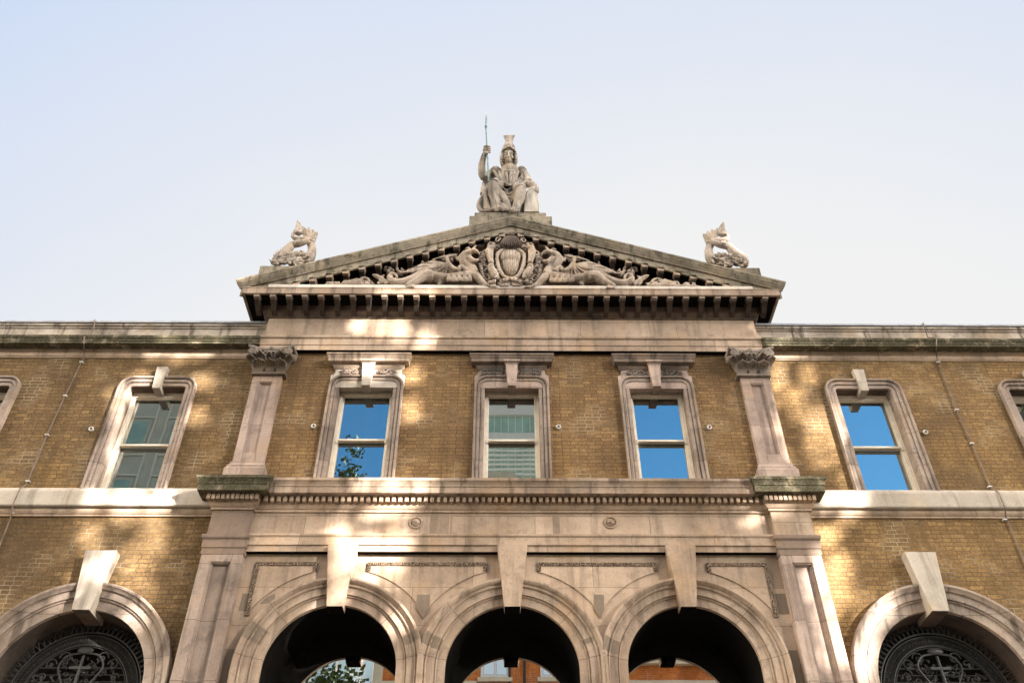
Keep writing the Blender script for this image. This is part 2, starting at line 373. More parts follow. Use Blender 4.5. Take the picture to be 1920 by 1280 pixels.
def glass_mat(name, refl, tint, wob=0.0):
    t = NT(name); v, flat, sp = t.coords()
    g = t.n('ShaderNodeBsdfGlossy', {'Color': tint, 'Roughness': 0.004})
    d = t.n('ShaderNodeBsdfDiffuse', {'Color': (0.012, 0.013, 0.014)})
    if wob:
        b = t.n('ShaderNodeBump', {'Strength': wob, 'Distance': 0.02, 'Height': t.noise(v, 1.6, 1, 0.4)})
        t.t.links.new(b.outputs[0], g.inputs['Normal'])
    m = t.n('ShaderNodeMixShader', {0: refl, 1: d.outputs[0], 2: g.outputs[0]})
    t.t.links.new(m.outputs[0], t.out.inputs['Surface']); return t.mat
M['glass'] = glass_mat('coated_window_glass', 0.40, (0.90, 1.0, 0.98), 0.02)
M['archglass'] = glass_mat('arch_glass', 0.85, (1, 1, 1), 0.02)

# ------------------------------------------------------------------ ground
g = MB(); g.box(-400, 400, -400, 200, -0.3, 0.0)
M['asphalt'] = plain('asphalt', (0.055, 0.054, 0.053), 0.9, 0.2, 0.25, 30)
M['paving'] = plain('york_stone_paving', (0.22, 0.195, 0.165), 0.9, 0.2, 0.2, 3)
tag(g.build('road', M['asphalt']), kind='structure')
g = MB(); g.box(-60, 60, -4.0, 0.6, 0.0, 0.13); g.box(-60, 60, -4.15, -4.0, 0, 0.125)
tag(g.build('pavement', M['paving']), kind='structure')
g = MB(); g.box(-60, 60, -19.9, -14.6, 0.0, 0.13)
tag(g.build('pavement_opposite', M['paving']), kind='structure')

# ------------------------------------------------------------------ the market hall
hall = tag(empty('market_hall', (0, 0, 0)), 'yellow brick and stone Victorian market hall with a pedimented centre and three arches', 'building')

def arc(cx, cz, r, a0, a1, n):
    return [(cx + r*math.cos(a0+(a1-a0)*i/n), cz + r*math.sin(a0+(a1-a0)*i/n)) for i in range(n+1)]
def arch_path(cx, cz, r, n=40, zb=0.0):
    return [(cx-r, zb)] + arc(cx, cz, r, math.pi, 0, n) + [(cx+r, zb)]

ARCHES = (-2.725, 0.0, 2.715); AZ = 6.53
# --- walls
def wall_with_rects(mb, x0, x1, z0, z1, holes, y0, y1):
    """front wall of boxes round rectangular openings (xa, xb, za, zb), all at the same height"""
    hs = sorted(holes); x = x0
    for xa, xb, za, zb in hs:
        mb.box(x, xa, y0, y1, z0, z1); mb.box(xa, xb, y0, y1, z0, za); mb.box(xa, xb, y0, y1, zb, z1); x = xb
    mb.box(x, x1, y0, y1, z0, z1)
def wall_with_arch(mb, x0, x1, z0, z1, arches, y0, y1):
    """front sheet plus returns round semicircular openings (cx, cz, r)"""
    x = x0
    def col(xa, xb, za, zb, za2=None):
        za2 = za if za2 is None else za2
        mb.add([(xa, y0, za), (xb, y0, za2), (xb, y0, zb), (xa, y0, zb)], [(0, 1, 2, 3)])
    for cx, cz, r in arches:
        col(x, cx-r, z0, z1)
        pts = arc(cx, cz, r, math.pi, 0, 36)
        for p, q in zip(pts, pts[1:]): col(p[0], q[0], p[1], z1, q[1])
        x = cx+r
    col(x, x1, z0, z1)

WY = 0.10                                                    # plane of the wing brickwork
mb = MB(); wall_with_rects(mb, -4.9, 4.9, 9.2, 12.75, [(c-0.56, c+0.56, 9.45, 11.93) for c in (-2.72, 0, 2.715)], 0.0, 0.5)
mb.build('brick_wall', M['brick'], hall)
mb = MB(); wall_with_arch(mb, -4.5, 4.5, 0.0, 9.2, [(c, AZ, 1.02) for c in ARCHES], 0.0, 0.5)
spandrel = None
# a few darker repair stones let into the wall
mb.mi = 1
def patch(pts, y=-0.004):
    q = [at(px, py, y) for px, py in pts]; mb.prism([(p.x, p.z) for p in q], y, 0.1)
patch([(455, 1112), (470, 1112), (466, 1144), (447, 1144)]); patch([(1453, 1112), (1474, 1112), (1483, 1150), (1461, 1150)])
patch([(782, 1114), (806, 1114), (805, 1140), (793, 1158), (780, 1140)], -0.021); patch([(1113, 1114), (1132, 1114), (1133, 1142), (1126, 1158), (1114, 1142)], -0.021)
patch([(424, 1216), (444, 1216), (436, 1279), (411, 1279)]); patch([(1470, 1218), (1494, 1218), (1510, 1279), (1490, 1279)])
patch([(500, 1119), (515, 1112), (517, 1128), (487, 1131)])
mb.build('spandrel_wall', [M['buff'], M['patch']], hall)
for s in (-1, 1):
    mb = MB(); cx = 6.655*s
    x0, x1 = (-16.5, -4.6) if s < 0 else (4.6, 16.5)
    holes = [(c-0.58, c+0.58, 9.4, 11.92) for c in (6.655*s, 9.955*s, 13.25*s)]
    wall_with_rects(mb, x0, x1, 9.25, 12.7, holes, WY, WY+0.4)
    arcs = sorted([(6.62*s, 6.33, 1.22), (12.9*s, 6.33, 1.22)])
    wall_with_arch(mb, x0, x1, 0.0, 9.25, arcs, WY, WY+0.4)
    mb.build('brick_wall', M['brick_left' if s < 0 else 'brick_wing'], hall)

# --- spandrel panels with carved borders
def spandrel_panel(poly_x0, poly_x1, ca, cb, bsides):
    """raised field between two arches: ca / cb are arch centres on its left / right (None: a straight end)"""
    r = 1.605; zt = 8.245; ze = 8.075
    pts = [(poly_x0, zt), (poly_x1, zt)]
    if cb is not None:
        e = math.acos((poly_x1-cb)/r) ; pts[1] = (poly_x1, zt)
    seq = [(poly_x0, zt)]
    if ca is not None:
        # left end sits over arch ca: short upright then down its arc
        a0 = math.acos((poly_x0-ca)/r); mid = (ca+cb)/2 if cb is not None else poly_x1
        a1 = math.acos(min(1, (mid-ca)/r)); seq += arc(ca, AZ, r, a0, a1, 14)
    else:
        seq += [(poly_x0, AZ + r*math.sin(math.acos(max(-1, (poly_x0-cb)/r))))]
    if cb is not None:
        mid = (ca+cb)/2 if ca is not None else poly_x0
        b0 = math.acos(max(-1, (mid-cb)/r)); b1 = math.acos((poly_x1-cb)/r); a = arc(cb, AZ, r, b0, b1, 14)
        seq += a[1:] if ca is not None else a[1:]
    else:
        seq += [(poly_x1, AZ + r*math.sin(math.acos(min(1, (poly_x1-ca)/r))))]
    seq += [(poly_x1, zt)]
    m_ = MB(); m_.prism(seq, -0.016, 0.05, 0.012)
    o = m_.build('spandrel_panel', M['buff'], hall)
    t_ = 0.052; b = MB()
    b.box(poly_x0-0.004, poly_x1+0.004, -0.030, 0.0, zt-t_, zt+0.004)
    zl = seq[1][1]; zr = seq[-2][1]
    b.box(poly_x0-0.004, poly_x0+t_, -0.030, 0.0, zl+(0.0 if ca is None else 0.02), zt-t_); b.box(poly_x1-t_, poly_x1+0.004, -0.030, 0.0, zr+(0.0 if cb is None else 0.02), zt-t_)
    b.build('carved_border', M['border'], o)
    return o
spandrel_panel(-2.31, -0.41, ARCHES[0], ARCHES[1], 0)
spandrel_panel(0.41, 2.31, ARCHES[1], ARCHES[2], 0)
spandrel_panel(-4.10, -3.13, None, ARCHES[0], 0)
spandrel_panel(3.13, 4.10, ARCHES[2], None, 0)

# --- the three arches
for i, c in enumerate(ARCHES):
    aw = empty('archway', (0, 0, 0), hall); e = (0.002, 0.0, 0.0035)[i]
    mb = MB()
    prof = [(0.06, 0.05), (0.0, 0.05), (0, -0.025), (0.125, -0.028), (0.13, -0.050), (0.142, -0.054), (0.150, -0.044), (0.158, -0.044), (0.160, -0.075), (0.275, -0.078), (0.28, -0.108), (0.296, -0.112), (0.305, -0.098), (0.322, -0.100), (0.34, -0.135), (0.37, -0.155-e), (0.402, -0.155-e), (0.412, -0.13), (0.415, 0.05)]
    mb.wallsweep(arch_path(c, AZ, 1.0, 44), prof); mb.mi = 1
    def band(a0, a1, q0, q1, n_=4, d=0.0015):
        mb.wallsweep(arc(c, AZ, 1.0, R(a1), R(a0), n_), [(o_-(d if k_ < 2 else 0), y_-d) for k_, (o_, y_) in enumerate(prof[q0:q1])] + [(prof[q1-1][0], 0.02), (prof[q0][0]+.001, 0.02)])
    for a in (8, 44, 136, 172): band(a-.16, a+.16, 1, 17, 1)
    mb.mi = 2
    for a0, a1, q0, q1 in (((17, 24, 8, 17), (150, 162, 3, 17)), ((18, 22, 4, 12), (157, 166, 3, 17)), ((153, 158, 3, 9), (160, 170, 8, 17)))[i]: band(a0, a1, q0, q1)
    mb.build('archivolt', [M['archstone'], M['black2'], M['patch']], aw, smooth=28)
    mb = MB(); mb.wallsweep(arch_path(c, AZ, 1.0, 44), [(0.002, 0.052), (0.002, 1.05), (0.25, 1.05), (0.25, 0.052)]); mb.build('shaded_soffit', M['shaded_soffit'], aw, smooth=28)  # arch underside carries painted shade
    k = MB(); zt = 8.485; zb = 7.435
    k.add([(c-0.246, -0.168, zt), (c+0.246, -0.168, zt), (c+0.123, -0.178, zb), (c-0.123, -0.178, zb), (c-0.245, 0.02, zt), (c+0.245, 0.02, zt), (c+0.122, 0.10, zb), (c-0.122, 0.10, zb)],
          [(0, 3, 2, 1), (4, 5, 6, 7), (0, 1, 5, 4), (1, 2, 6, 5), (2, 3, 7, 6), (3, 0, 4, 7)])
    k.m[4] = 1  # bottom face coloured black as painted shade
    k.build('keystone', [M['buff_plain'], M['shaded_soffit']], aw, bevel=0.008)
    gl = MB(); gl.box(c-1.2, c+1.2, 1.052, 1.07, 0.15, 7.75); gl.build('pane', M['archglass'], aw)

# --- lower pilasters
for s in (-1, 1):
    pl = empty('lower_pilaster', (0, 0, 0), hall); xa, xb = sorted((4.30*s, 4.965*s)); pa, pb = sorted((4.475*s, 4.79*s))
    sh = MB(); y = -0.15; zt = 8.325; pz0, pz1 = 6.24, 8.19
    sh.box(xa, pa, y, WY, 0, zt); sh.box(pb, xb, y, WY, 0, zt); sh.box(pa, pb, y, WY, pz1, zt); sh.box(pa, pb, y, WY, 0, pz0)
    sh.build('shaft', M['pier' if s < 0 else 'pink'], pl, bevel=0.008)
    f = MB(); f.box(pa, pb, y+0.075, WY, pz0, pz1)
    for d, dep in ((0.0, 0.02), (0.018, 0.045)):
        f.box(pa+d, pa+d+0.018, y+dep, y+0.08, pz0+d, pz1-d); f.box(pb-d-0.018, pb-d, y+dep, y+0.08, pz0+d, pz1-d)
        f.box(pa+d+0.018, pb-d-0.018, y+dep, y+0.08, pz1-d-0.018, pz1-d); f.box(pa+d+0.018, pb-d-0.018, y+dep, y+0.08, pz0+d, pz0+d+0.018)
    f.build('sunk_panel', M['pier' if s < 0 else 'pink'], pl)
    m_ = MB(); mm = M['sooty']
    pth = [(xa, WY+0.02), (xa, -0.14), (xb, -0.14), (xb, WY+0.02)]
    m_.sweep(pth, [(-0.05, zt), (0.015, zt), (0.015, 8.43), (0.028, 8.435), (0.028, 8.575), (0.045, 8.59), (0.055, 8.61), (0.055, 8.66), (-0.05, 8.67)])
    m_.build('capital_band', mm, pl)
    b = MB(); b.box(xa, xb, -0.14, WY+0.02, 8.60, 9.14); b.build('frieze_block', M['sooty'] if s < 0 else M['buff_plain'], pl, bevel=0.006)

# --- lower entablature
en = empty('lower_entablature', (0, 0, 0), hall)
mb = MB(); mb.sweep([(-4.32, -0.06), (4.32, -0.06)], [(-0.1, 8.40), (0.035, 8.40), (0.035, 8.505), (0.06, 8.51), (0.06, 8.645), (0.07, 8.655), (0.08, 8.67), (0.08, 8.70), (0.0, 8.71), (-0.1, 8.71)])
mb.build('architrave', M['buff_plain'], en)
mb = MB(); mb.box(-4.28, 4.28, -0.091, -0.002, 8.396, 8.403); mb.build('architrave_shade_strip', M['shaded_soffit'], en)  # thin black strip painting the shadow line below the architrave
mb = MB(); mb.box(-4.32, 4.32, -0.06, 0.02, 8.69, 9.14); mb.mi = 1
for px0, px1 in ((1036, 1049), (845, 848), (806, 842), (1426, 1440)):
    pa, pb = at(px0, 975, -.063), at(px1, 975, -.063); mb.box(pa.x, pb.x, -.063 if px0 != 806 else -.0622, 0, 8.72, 9.12)
mb.build('frieze', [M['buff'], M['stain']], en)
for px in (779.5, 1144.5):
    p = at(px, 979, -0.07); r_ = MB()
    r_.tube([(p.x+0.10*math.cos(a*0.3142), -0.066, p.z+0.10*math.sin(a*0.3142)) for a in range(21)], 0.018, 6, 1)
    r_.ball((p.x, -0.06, p.z), (0.07, 0.03, 0.075), 14, 8)
    for q in range(9): r_.ball((p.x+random.uniform(-.045, .045), -0.085, p.z+random.uniform(-.045, .045)), random.uniform(.012, .03), 7, 5)
    r_.build('worn_rosette', M['buff_plain'], en, smooth=True)
cpath = [(-4.965, WY+0.02), (-4.965, -0.14), (-4.30, -0.14), (-4.30, -0.06), (4.30, -0.06), (4.30, -0.14), (4.965, -0.14), (4.965, WY+0.02)]
mb = MB(); mb.sweep(cpath, [(-0.05, 9.125), (0.028, 9.125), (0.028, 9.165), (0.042, 9.17), (0.055, 9.185), (0.08, 9.22), (0.085, 9.24), (0.095, 9.24), (0.095, 9.365), (-0.05, 9.365)])
mb.build('bed_moulding', M['buff_plain'], en)
def cornice_top(path): 
    m_ = MB(); m_.sweep(path, [(-0.05, 9.362), (0.25, 9.362), (0.25, 9.475), (0.262, 9.48), (0.262, 9.495), (0.268, 9.52), (0.285, 9.555), (0.302, 9.575), (0.302, 9.625), (-0.05, 9.66)]); return m_
m_ = cornice_top([(-4.04, -0.06), (4.04, -0.06)]); co = m_.build('cornice', M['cornice'], en)
for s in (-1, 1):
    pth = [(-4.965, WY+0.3), (-4.965, -0.14), (-4.30, -0.14), (-4.30, -0.06), (-4.04, -0.06)]
    if s > 0: pth = [(-x, y) for x, y in reversed(pth)]
    pth = pth[:-1] + [(pth[-1][0], pth[-1][1])] if s < 0 else pth
    m_ = cornice_top(pth); m_.build('cornice', M['mossy'], en)
# dentils: each tooth a piece of its own
tm = MB(); tm.box(-0.029, 0.029, -0.066, 0.01, -0.098, 0.0); dm = tm.mesh('dentil', M['buff_plain'])
spots = [(-4.10+8.20*i/77, -0.155) for i in range(78)] + [(s*(4.235+0.80*i/10), -0.235) for s in (-1, 1) for i in range(11)]
for x, y in spots:
    o = bpy.data.objects.new('dentil', dm); C.objects.link(o); o.parent = en; o.location = (x, y, 9.352)

# --- upper pilasters
def capital(cx):
    m_ = MB(); zb, zt = 12.02, 12.60; y0 = -0.10
    def bx(h, d, z0, z1): m_.box(cx-h, cx+h, y0-d, 0.05, z0, z1)
    bx(0.325, 0.055, zb, zb+0.045); bx(0.305, 0.035, zb+0.045, zb+0.075)
    rings = []
    for t in range(8):
        u = t/7; h = 0.255+0.07*u**3; d = 0.005+0.07*u**3; z = zb+0.06+0.42*u
        rings.append([(cx-h, 0.05, z), (cx-h, y0-d, z), (cx+h, y0-d, z), (cx+h, 0.05, z)])
    m_.loft(rings)
    # abacus with hollowed front
    poly = []
    for i in range(13):
        u = -1+2*i/12; poly.append((cx+0.43*u, y0-0.13-0.13*u*u))
    lo = [(x, y, zt-0.075) for x, y in poly] + [(cx+0.43, 0.05, zt-0.075), (cx-0.43, 0.05, zt-0.075)]
    hi = [(x, y, zt) for x, y in poly] + [(cx+0.45, 0.05, zt), (cx-0.45, 0.05, zt)]
    m_.loft([lo, hi])
    m_.ball((cx, y0-0.15, zt-0.05), (0.065, 0.06, 0.07))
    for a in range(5): m_.tube([(cx, y0-0.13, zt-0.1), (cx+0.07*(a-2), y0-0.17, zt-0.14), (cx+0.1*(a-2), y0-0.12, zt-0.22)], [0.02, 0.022, 0.012], 6, 3)
    # volutes at both corners
    for s in (-1, 1):
        vc = Vector((cx+s*0.345, y0-0.20, zt-0.155)); pts = []
        for k in range(20):
            a = k*0.52; rr = 0.085*(1-k/22); pts.append((vc.x+s*rr*math.cos(a+1.6), vc.y-0.02, vc.z+rr*math.sin(a+1.6)))
        m_.tube([(cx+s*0.10, y0-0.06, zb+0.24), (cx+s*0.19, y0-0.11, zb+0.34), (cx+s*0.28, y0-0.16, zt-0.075)] + pts, [0.02, 0.025, 0.032] + [0.03]*12 + [0.024]*8, 7, 2)
        m_.ball(vc, (0.05, 0.05, 0.05)); m_.ball((vc.x+s*0.04, y0-0.02, vc.z-0.02), (0.08, 0.1, 0.08))
    # acanthus leaves: two tiers of curling ribs
    def leaf(lx, z0, hh, out_, w_, lean=0.0):
        for j in range(-2, 3):
            q = j/2; m_.tube([(lx+q*w_*0.5, y0-0.02, z0), (lx+q*w_*1.0+lean*0.4, y0-0.045, z0+hh*0.5), (lx+q*w_*1.15+lean, y0-out_*(1-0.25*abs(q)), z0+hh*(0.98-0.22*abs(q))), (lx+q*w_*1.1+lean*1.15, y0-out_*1.25, z0+hh*(0.86-0.2*abs(q)))],
                         [0.022, 0.028, 0.026, 0.012], 6, 3)
    for lx in (-0.2, 0.0, 0.2): leaf(cx+lx, zb+0.06, 0.21, 0.17, 0.08)
    for lx, le in ((-0.14, -0.05), (0.14, 0.05)): leaf(cx+lx, zb+0.13, 0.31, 0.21, 0.065, le)
    for lx, le in ((-0.27, -0.09), (0.27, 0.09)): leaf(cx+lx, zb+0.09, 0.30, 0.19, 0.05, le)
    return m_
for s in (-1, 1):
    pl = empty('upper_pilaster', (0, 0, 0), hall); xa, xb = sorted((4.315*s, 4.855*s)); pa, pb = sorted((4.475*s, 4.715*s)); y = -0.10
    sh = MB(); zt = 12.05; pz0, pz1 = 10.28, 11.88
    for bx_ in ((xa, pa, 9.62, zt), (pb, xb, 9.62, zt), (pa, pb, pz1, zt), (pa, pb, 9.62, pz0)): sh.box(bx_[0], bx_[1], y, WY, bx_[2], bx_[3])
    sh.build('shaft', M['pink'], pl, bevel=0.008)
    f = MB(); f.box(pa, pb, y+0.05, WY, pz0, pz1)
    for d, dep in ((0.0, 0.012), (0.016, 0.03)):
        f.box(pa+d, pa+d+0.016, y+dep, y+0.055, pz0+d, pz1-d); f.box(pb-d-0.016, pb-d, y+dep, y+0.055, pz0+d, pz1-d)
        f.box(pa+d+0.016, pb-d-0.016, y+dep, y+0.055, pz1-d-0.016, pz1-d); f.box(pa+d+0.016, pb-d-0.016, y+dep, y+0.055, pz0+d, pz0+d+0.016)
    f.build('sunk_panel', M['pink'], pl)
    b = MB(); b.sweep([(xa, WY+0.02), (xa, y), (xb, y), (xb, WY+0.02)], [(-0.05, 9.6), (0.085, 9.6), (0.085, 9.93), (0.078, 9.945), (0.06, 9.96), (0.06, 10.0), (0.035, 10.03), (0.018, 10.07), (0.018, 10.095), (-0.05, 10.11)])
    b.build('base', M['pink'], pl)
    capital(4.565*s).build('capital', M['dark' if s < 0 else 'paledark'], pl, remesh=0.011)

# --- upper entablature and pediment
ue = empty('upper_entablature', (0, 0, 0), hall)
HW = 4.87
up = [(-HW, WY+0.02), (-HW, -0.10), (HW, -0.10), (HW, WY+0.02)]
mb = MB(); mb.sweep(up, [(-0.2, 12.665), (0, 12.665), (0, 12.785), (0.014, 12.79), (0.014, 12.935), (0.03, 12.945), (0.045, 12.96), (0.045, 13.005), (0.0, 13.02), (-0.2, 13.02)])
mb.build('architrave', M['buff_plain'], ue)
mb = MB(); mb.box(-4.2, 4.2, -0.096, 0.02, 12.657, 12.668); mb.build('architrave_shade_strip', M['shaded_soffit'], ue)  # black strip added as the architrave's painted shadow
mb = MB(); mb.sweep([(-HW+.04, 0.9), (-HW+.04, -0.095), (HW-.04, -0.095), (HW-.04, 0.9)], [(-0.2, 12.98), (0, 12.98), (0, 13.52), (-0.2, 13.52)]); mb.build('frieze', M['buff'], ue)
ZS = Zr(550.5, -0.55); ZF = Zr(541, -0.55)
long = [(-HW, 3.0), (-HW, -0.10), (HW, -0.10), (HW, 3.0)]
mb = MB(); mb.sweep(long, [(-0.2, 13.49), (0.03, 13.49), (0.03, 13.53), (0.04, 13.535), (0.05, 13.56), (0.085, 13.59), (0.09, 13.61), (0.09, ZS+0.01), (-0.2, ZS+0.01)]); mb.build('bed_moulding', M['hood'], ue)
mb = MB(); mb.sweep(long, [(-0.2, ZS), (0.40, ZS), (0.40, ZS-0.012), (0.45, ZS-0.012), (0.45, ZF-0.02), (0.458, ZF-0.012), (0.458, ZF+0.012), (-0.2, ZF+0.05)])
mc = mb.build('main_cornice', M['cornice'], ue)
mb = MB(); mb.box(-4.83, 4.81, -0.545, -0.40, ZF+0.0, ZF+0.10); mb.build('sill_course', M['bright'], ue, bevel=0.01)
mb = MB(); mb.sweep(long, [(-0.15, ZS-0.003), (0.396, ZS-0.003), (0.396, ZS+0.004), (-0.15, ZS+0.004)]); mb.build('shaded_soffit', M['shaded_soffit'], ue)  # thin black sheet painting the shade below the cornice
# modillions
mo = MB()
mo.box(-0.055, 0.055, -0.36, -0.22, -0.075, 0.05); mo.box(-0.063, 0.063, -0.365, -0.215, -0.028, 0.05)
mo.mi = 1  # brackets coloured near-black to paint the shade behind the caps
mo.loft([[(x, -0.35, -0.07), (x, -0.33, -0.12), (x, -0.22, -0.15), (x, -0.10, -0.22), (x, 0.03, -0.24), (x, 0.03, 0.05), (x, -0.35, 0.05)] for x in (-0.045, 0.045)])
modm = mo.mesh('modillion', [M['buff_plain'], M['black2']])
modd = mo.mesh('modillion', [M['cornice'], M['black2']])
n = 33
for i in range(n):
    o = bpy.data.objects.new('modillion', modd); C.objects.link(o); o.parent = ue; o.location = (-5.02+10.04*i/(n-1), -0.165, ZS+0.0)

pe = empty('pediment', (0, 0, 0), hall)
XE, ZE, ZA = 5.50, at(443, 523, -0.55).z, Zr(404, -0.55); SL = (ZA-ZE)/XE
def chevron(prof, x_in=4.95, xmax=None):
    rings = []
    for sgn in (-1, 0, 1):
        ring = []
        for y, dz in prof:
            x = sgn*(xmax if xmax else x_in+max(-y, 0.0)); ring.append((x, y, ZA-SL*abs(x)+dz))
        rings.append(ring)
    m_ = MB(); m_.loft(rings); return m_
rc = chevron([(1.2, 0.0), (-0.55, 0.0), (-0.55, -0.05), (-0.54, -0.06), (-0.53, -0.10), (-0.485, -0.185), (-0.475, -0.20), (-0.475, -0.222), (-0.44, -0.224), (-0.44, -0.405), (-0.40, -0.405), (-0.40, -0.39), (1.2, -0.39)]).build('raking_cornice', M['lichen'], pe)
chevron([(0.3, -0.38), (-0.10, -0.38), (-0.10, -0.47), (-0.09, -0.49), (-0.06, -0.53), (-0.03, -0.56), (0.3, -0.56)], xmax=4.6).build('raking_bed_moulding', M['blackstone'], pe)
chevron([(0.1, -0.386), (-0.39, -0.386), (-0.39, -0.394), (0.1, -0.394)], xmax=4.9).build('raking_shade_strip', M['shaded_soffit'], pe)  # black strip painting the shade under the raking cornice
ty = MB(); ty.prism([(-4.9, ZF), (4.9, ZF), (0, ZA-0.45)], -0.04, 0.6); ty.build('tympanum', M['ground_relief'], pe)
for s in (-1, 1):
    for i in range(14):
        x = s*(0.20+0.318*i); o = bpy.data.objects.new('modillion', modm); C.objects.link(o); o.parent = pe; o.location = (x, -0.075, ZA-SL*abs(x)-0.40+0.0); o.scale = (1.12, 1, 0.8)
gb = MB(); gb.prism([(-4.7, 13.3), (4.7, 13.3), (4.7, ZA-SL*4.7-0.3), (0, ZA-0.3), (-4.7, ZA-SL*4.7-0.3)], 0.5, 14.0); gb.build('roof', M['lead'], hall)

# --- wings: cornice, parapet, string course
for s in (-1, 1):
    xa, xb = sorted((4.88*s, 16.5*s)); P_ = [(xa, WY), (xb, WY)]
    wg = empty('wing_cornice', (0, 0, 0), hall)
    m_ = MB(); m_.sweep(P_, [(-0.2, 12.60), (0.02, 12.60), (0.02, 12.625), (0.035, 12.63), (0.035, 12.72), (0.05, 12.725), (0.05, 12.79), (0.07, 12.81), (0.07, 12.86), (-0.2, 12.86)]); m_.build('band_moulding', M['buff_plain'], wg)
    m_ = MB(); m_.sweep(P_, [(-0.2, 12.80), (0.235, 12.79), (0.235, 12.83), (0.25, 12.84), (0.25, 12.87), (0.275, 12.90), (0.285, 12.93), (0.285, 12.955), (-0.2, 13.02)]); m_.build('mossy_cornice', M['mossy'], wg)
    m_ = MB(); m_.sweep(P_, [(-0.4, 12.9), (0.0, 12.9), (0.0, 13.36), (0.02, 13.37), (0.02, 13.40), (0.05, 13.42), (0.05, 13.47), (-0.4, 13.48)]); m_.build('parapet', M['parapet'], wg)
    m_ = MB(); m_.sweep(P_, [(-0.5, 13.475), (0.075, 13.475), (0.075, 13.50), (0.06, 13.535), (-0.5, 13.60)]); m_.build('coping', M['lead'], wg)
    m_ = MB(); m_.sweep([(xa if s > 0 else xa, WY), (xb, WY)], [(-0.1, 9.27), (0.12, 9.27), (0.135, 9.29), (0.135, 9.55), (0.12, 9.60), (0.02, 9.68), (-0.1, 9.68)]); m_.build('string_course', M['white'], wg, bevel=0.008)
    m_ = MB(); m_.sweep(P_, [(-0.1, 9.13), (0.03, 9.13), (0.03, 9.165), (0.045, 9.17), (0.065, 9.205), (0.065, 9.25), (0.05, 9.275), (-0.1, 9.275)]); m_.build('string_moulding', M['buff_plain'], wg)

# --- sash windows
def rounded(cx, hw, zt, r, zb, n=7):
    return [(cx-hw, zb)] + arc(cx-hw+r, zt-r, r, math.pi, math.pi/2, n) + arc(cx+hw-r, zt-r, r, math.pi/2, 0, n) + [(cx+hw, zb)]
def sash_window(cx, wy, hw, zt, wid, zb, depth, rail_z, name_mat, dark_top=False):
    wnd = empty('sash_window', (0, 0, 0), hall)
    k = wid/0.19
    m_ = MB(); m_.wallsweep(rounded(cx, hw, zt, 0.055, zb), [(0, wy+depth), (0, wy-0.02), (0.008, wy-0.028), (0.066*k, wy-0.03), (0.068*k, wy-0.014), (0.078*k, wy-0.014), (0.08*k, wy-0.05), (0.134*k, wy-0.052), (0.136*k, wy-0.034), (0.146*k, wy-0.034), (0.148*k, wy-0.072), (0.16*k, wy-0.085), (0.183*k, wy-0.088), (0.19*k, wy-0.078), (0.19*k, wy+0.05)])
    m_.build('stone_surround', name_mat, wnd, smooth=25)
    m_ = MB(); m_.box(cx-hw+.02, cx+hw-.02, wy+.012, wy+depth-.075, zt-.006, zt+.02); m_.build('head_shade_plate', M['blackstone'], wnd)  # thin dark plate added to paint the shade under the window head
    fy = wy+depth-0.07
    f = MB(); st = 0.062
    f.box(cx-hw-0.02, cx-hw+st, fy, fy+0.1, zb, zt+0.02); f.box(cx+hw-st, cx+hw+0.02, fy, fy+0.1, zb, zt+0.02); f.box(cx-hw+st, cx+hw-st, fy, fy+0.1, zt-0.105, zt+0.02)
    i_ = hw-st
    f.box(cx-i_, cx-i_+0.02, fy+0.03, fy+0.1, zb, zt-0.105); f.box(cx+i_-0.02, cx+i_, fy+0.03, fy+0.1, zb, zt-0.105); f.box(cx-i_+0.02, cx+i_-0.02, fy+0.03, fy+0.1, zt-0.13, zt-0.105)
    f.build('sash_frame', M['paint'], wnd, bevel=0.006)
    r_ = MB(); r_.box(cx-i_-0.015, cx+i_+0.015, fy-0.012, fy+0.07, rail_z-0.024, rail_z+0.020)
    for s in (-1, 1): r_.box(cx+s*(i_-0.0)-0.018, cx+s*(i_)+0.018, fy-0.018, fy+0.05, rail_z-0.07, rail_z-0.026)
    r_.build('meeting_rail', M['paint'], wnd, bevel=0.005)
    g1 = MB(); g1.box(cx-i_, cx+i_, fy+0.06, fy+0.066, rail_z, zt-0.10); g1.build('pane', M['glass'], wnd)
    g2 = MB(); g2.box(cx-i_, cx+i_, fy+0.095, fy+0.101, zb, rail_z); g2.build('pane', M['glass'], wnd)
    return wnd
def spray(m_, x0, x1, z0, z1, y, kind):
    """carved foliage or fishes in the panel over a centre window"""
    w_, h_ = x1-x0, z1-z0
    if kind == 'leaf':
        m_.tube([(x0, y, z0+h_*.45), ((x0+x1)/2, y-0.01, z0+h_*.55), (x1, y, z0+h_*.35)], 0.014, 6, 4)
        for i in range(22):
            u = (i+0.5)/22; bx_, bz = x0+u*w_, z0+h_*(.45+.1*math.sin(u*3)); s = 1 if i % 2 else -1; d = 1 if x0 > 0 else -1
            l = h_*random.uniform(.42, .62); m_.tube([(bx_, y, bz), (bx_+d*w_*.06, y-0.02, bz+s*l*.5), (bx_+d*w_*random.uniform(.06, .14), y-0.012, bz+s*l)], [0.010, 0.018, 0.005], 6, 3)
    else:
        for q in range(3):
            a = random.uniform(-.3, .3); pts = [(x0+w_*(0.05+0.9*i/7), y-0.01*(q % 2), z0+h_*(.5+.30*math.sin(i*1.15+q*2.1)+a*.3)) for i in range(8)]
            m_.tube(pts, [0.006, 0.016, 0.024, 0.028, 0.022, 0.016, 0.012, 0.006], 7, 3)
        for i in range(14):
            bx_, bz = random.uniform(x0+.03, x1-.03), random.uniform(z0+.02, z1-.02); m_.tube([(bx_, y, bz), (bx_+random.uniform(-.05, .05), y-0.02, bz+random.uniform(-.03, .03)), (bx_+random.uniform(-.08, .08), y, bz+random.uniform(-.04, .04))], [0.006, 0.013, 0.004], 6, 3)
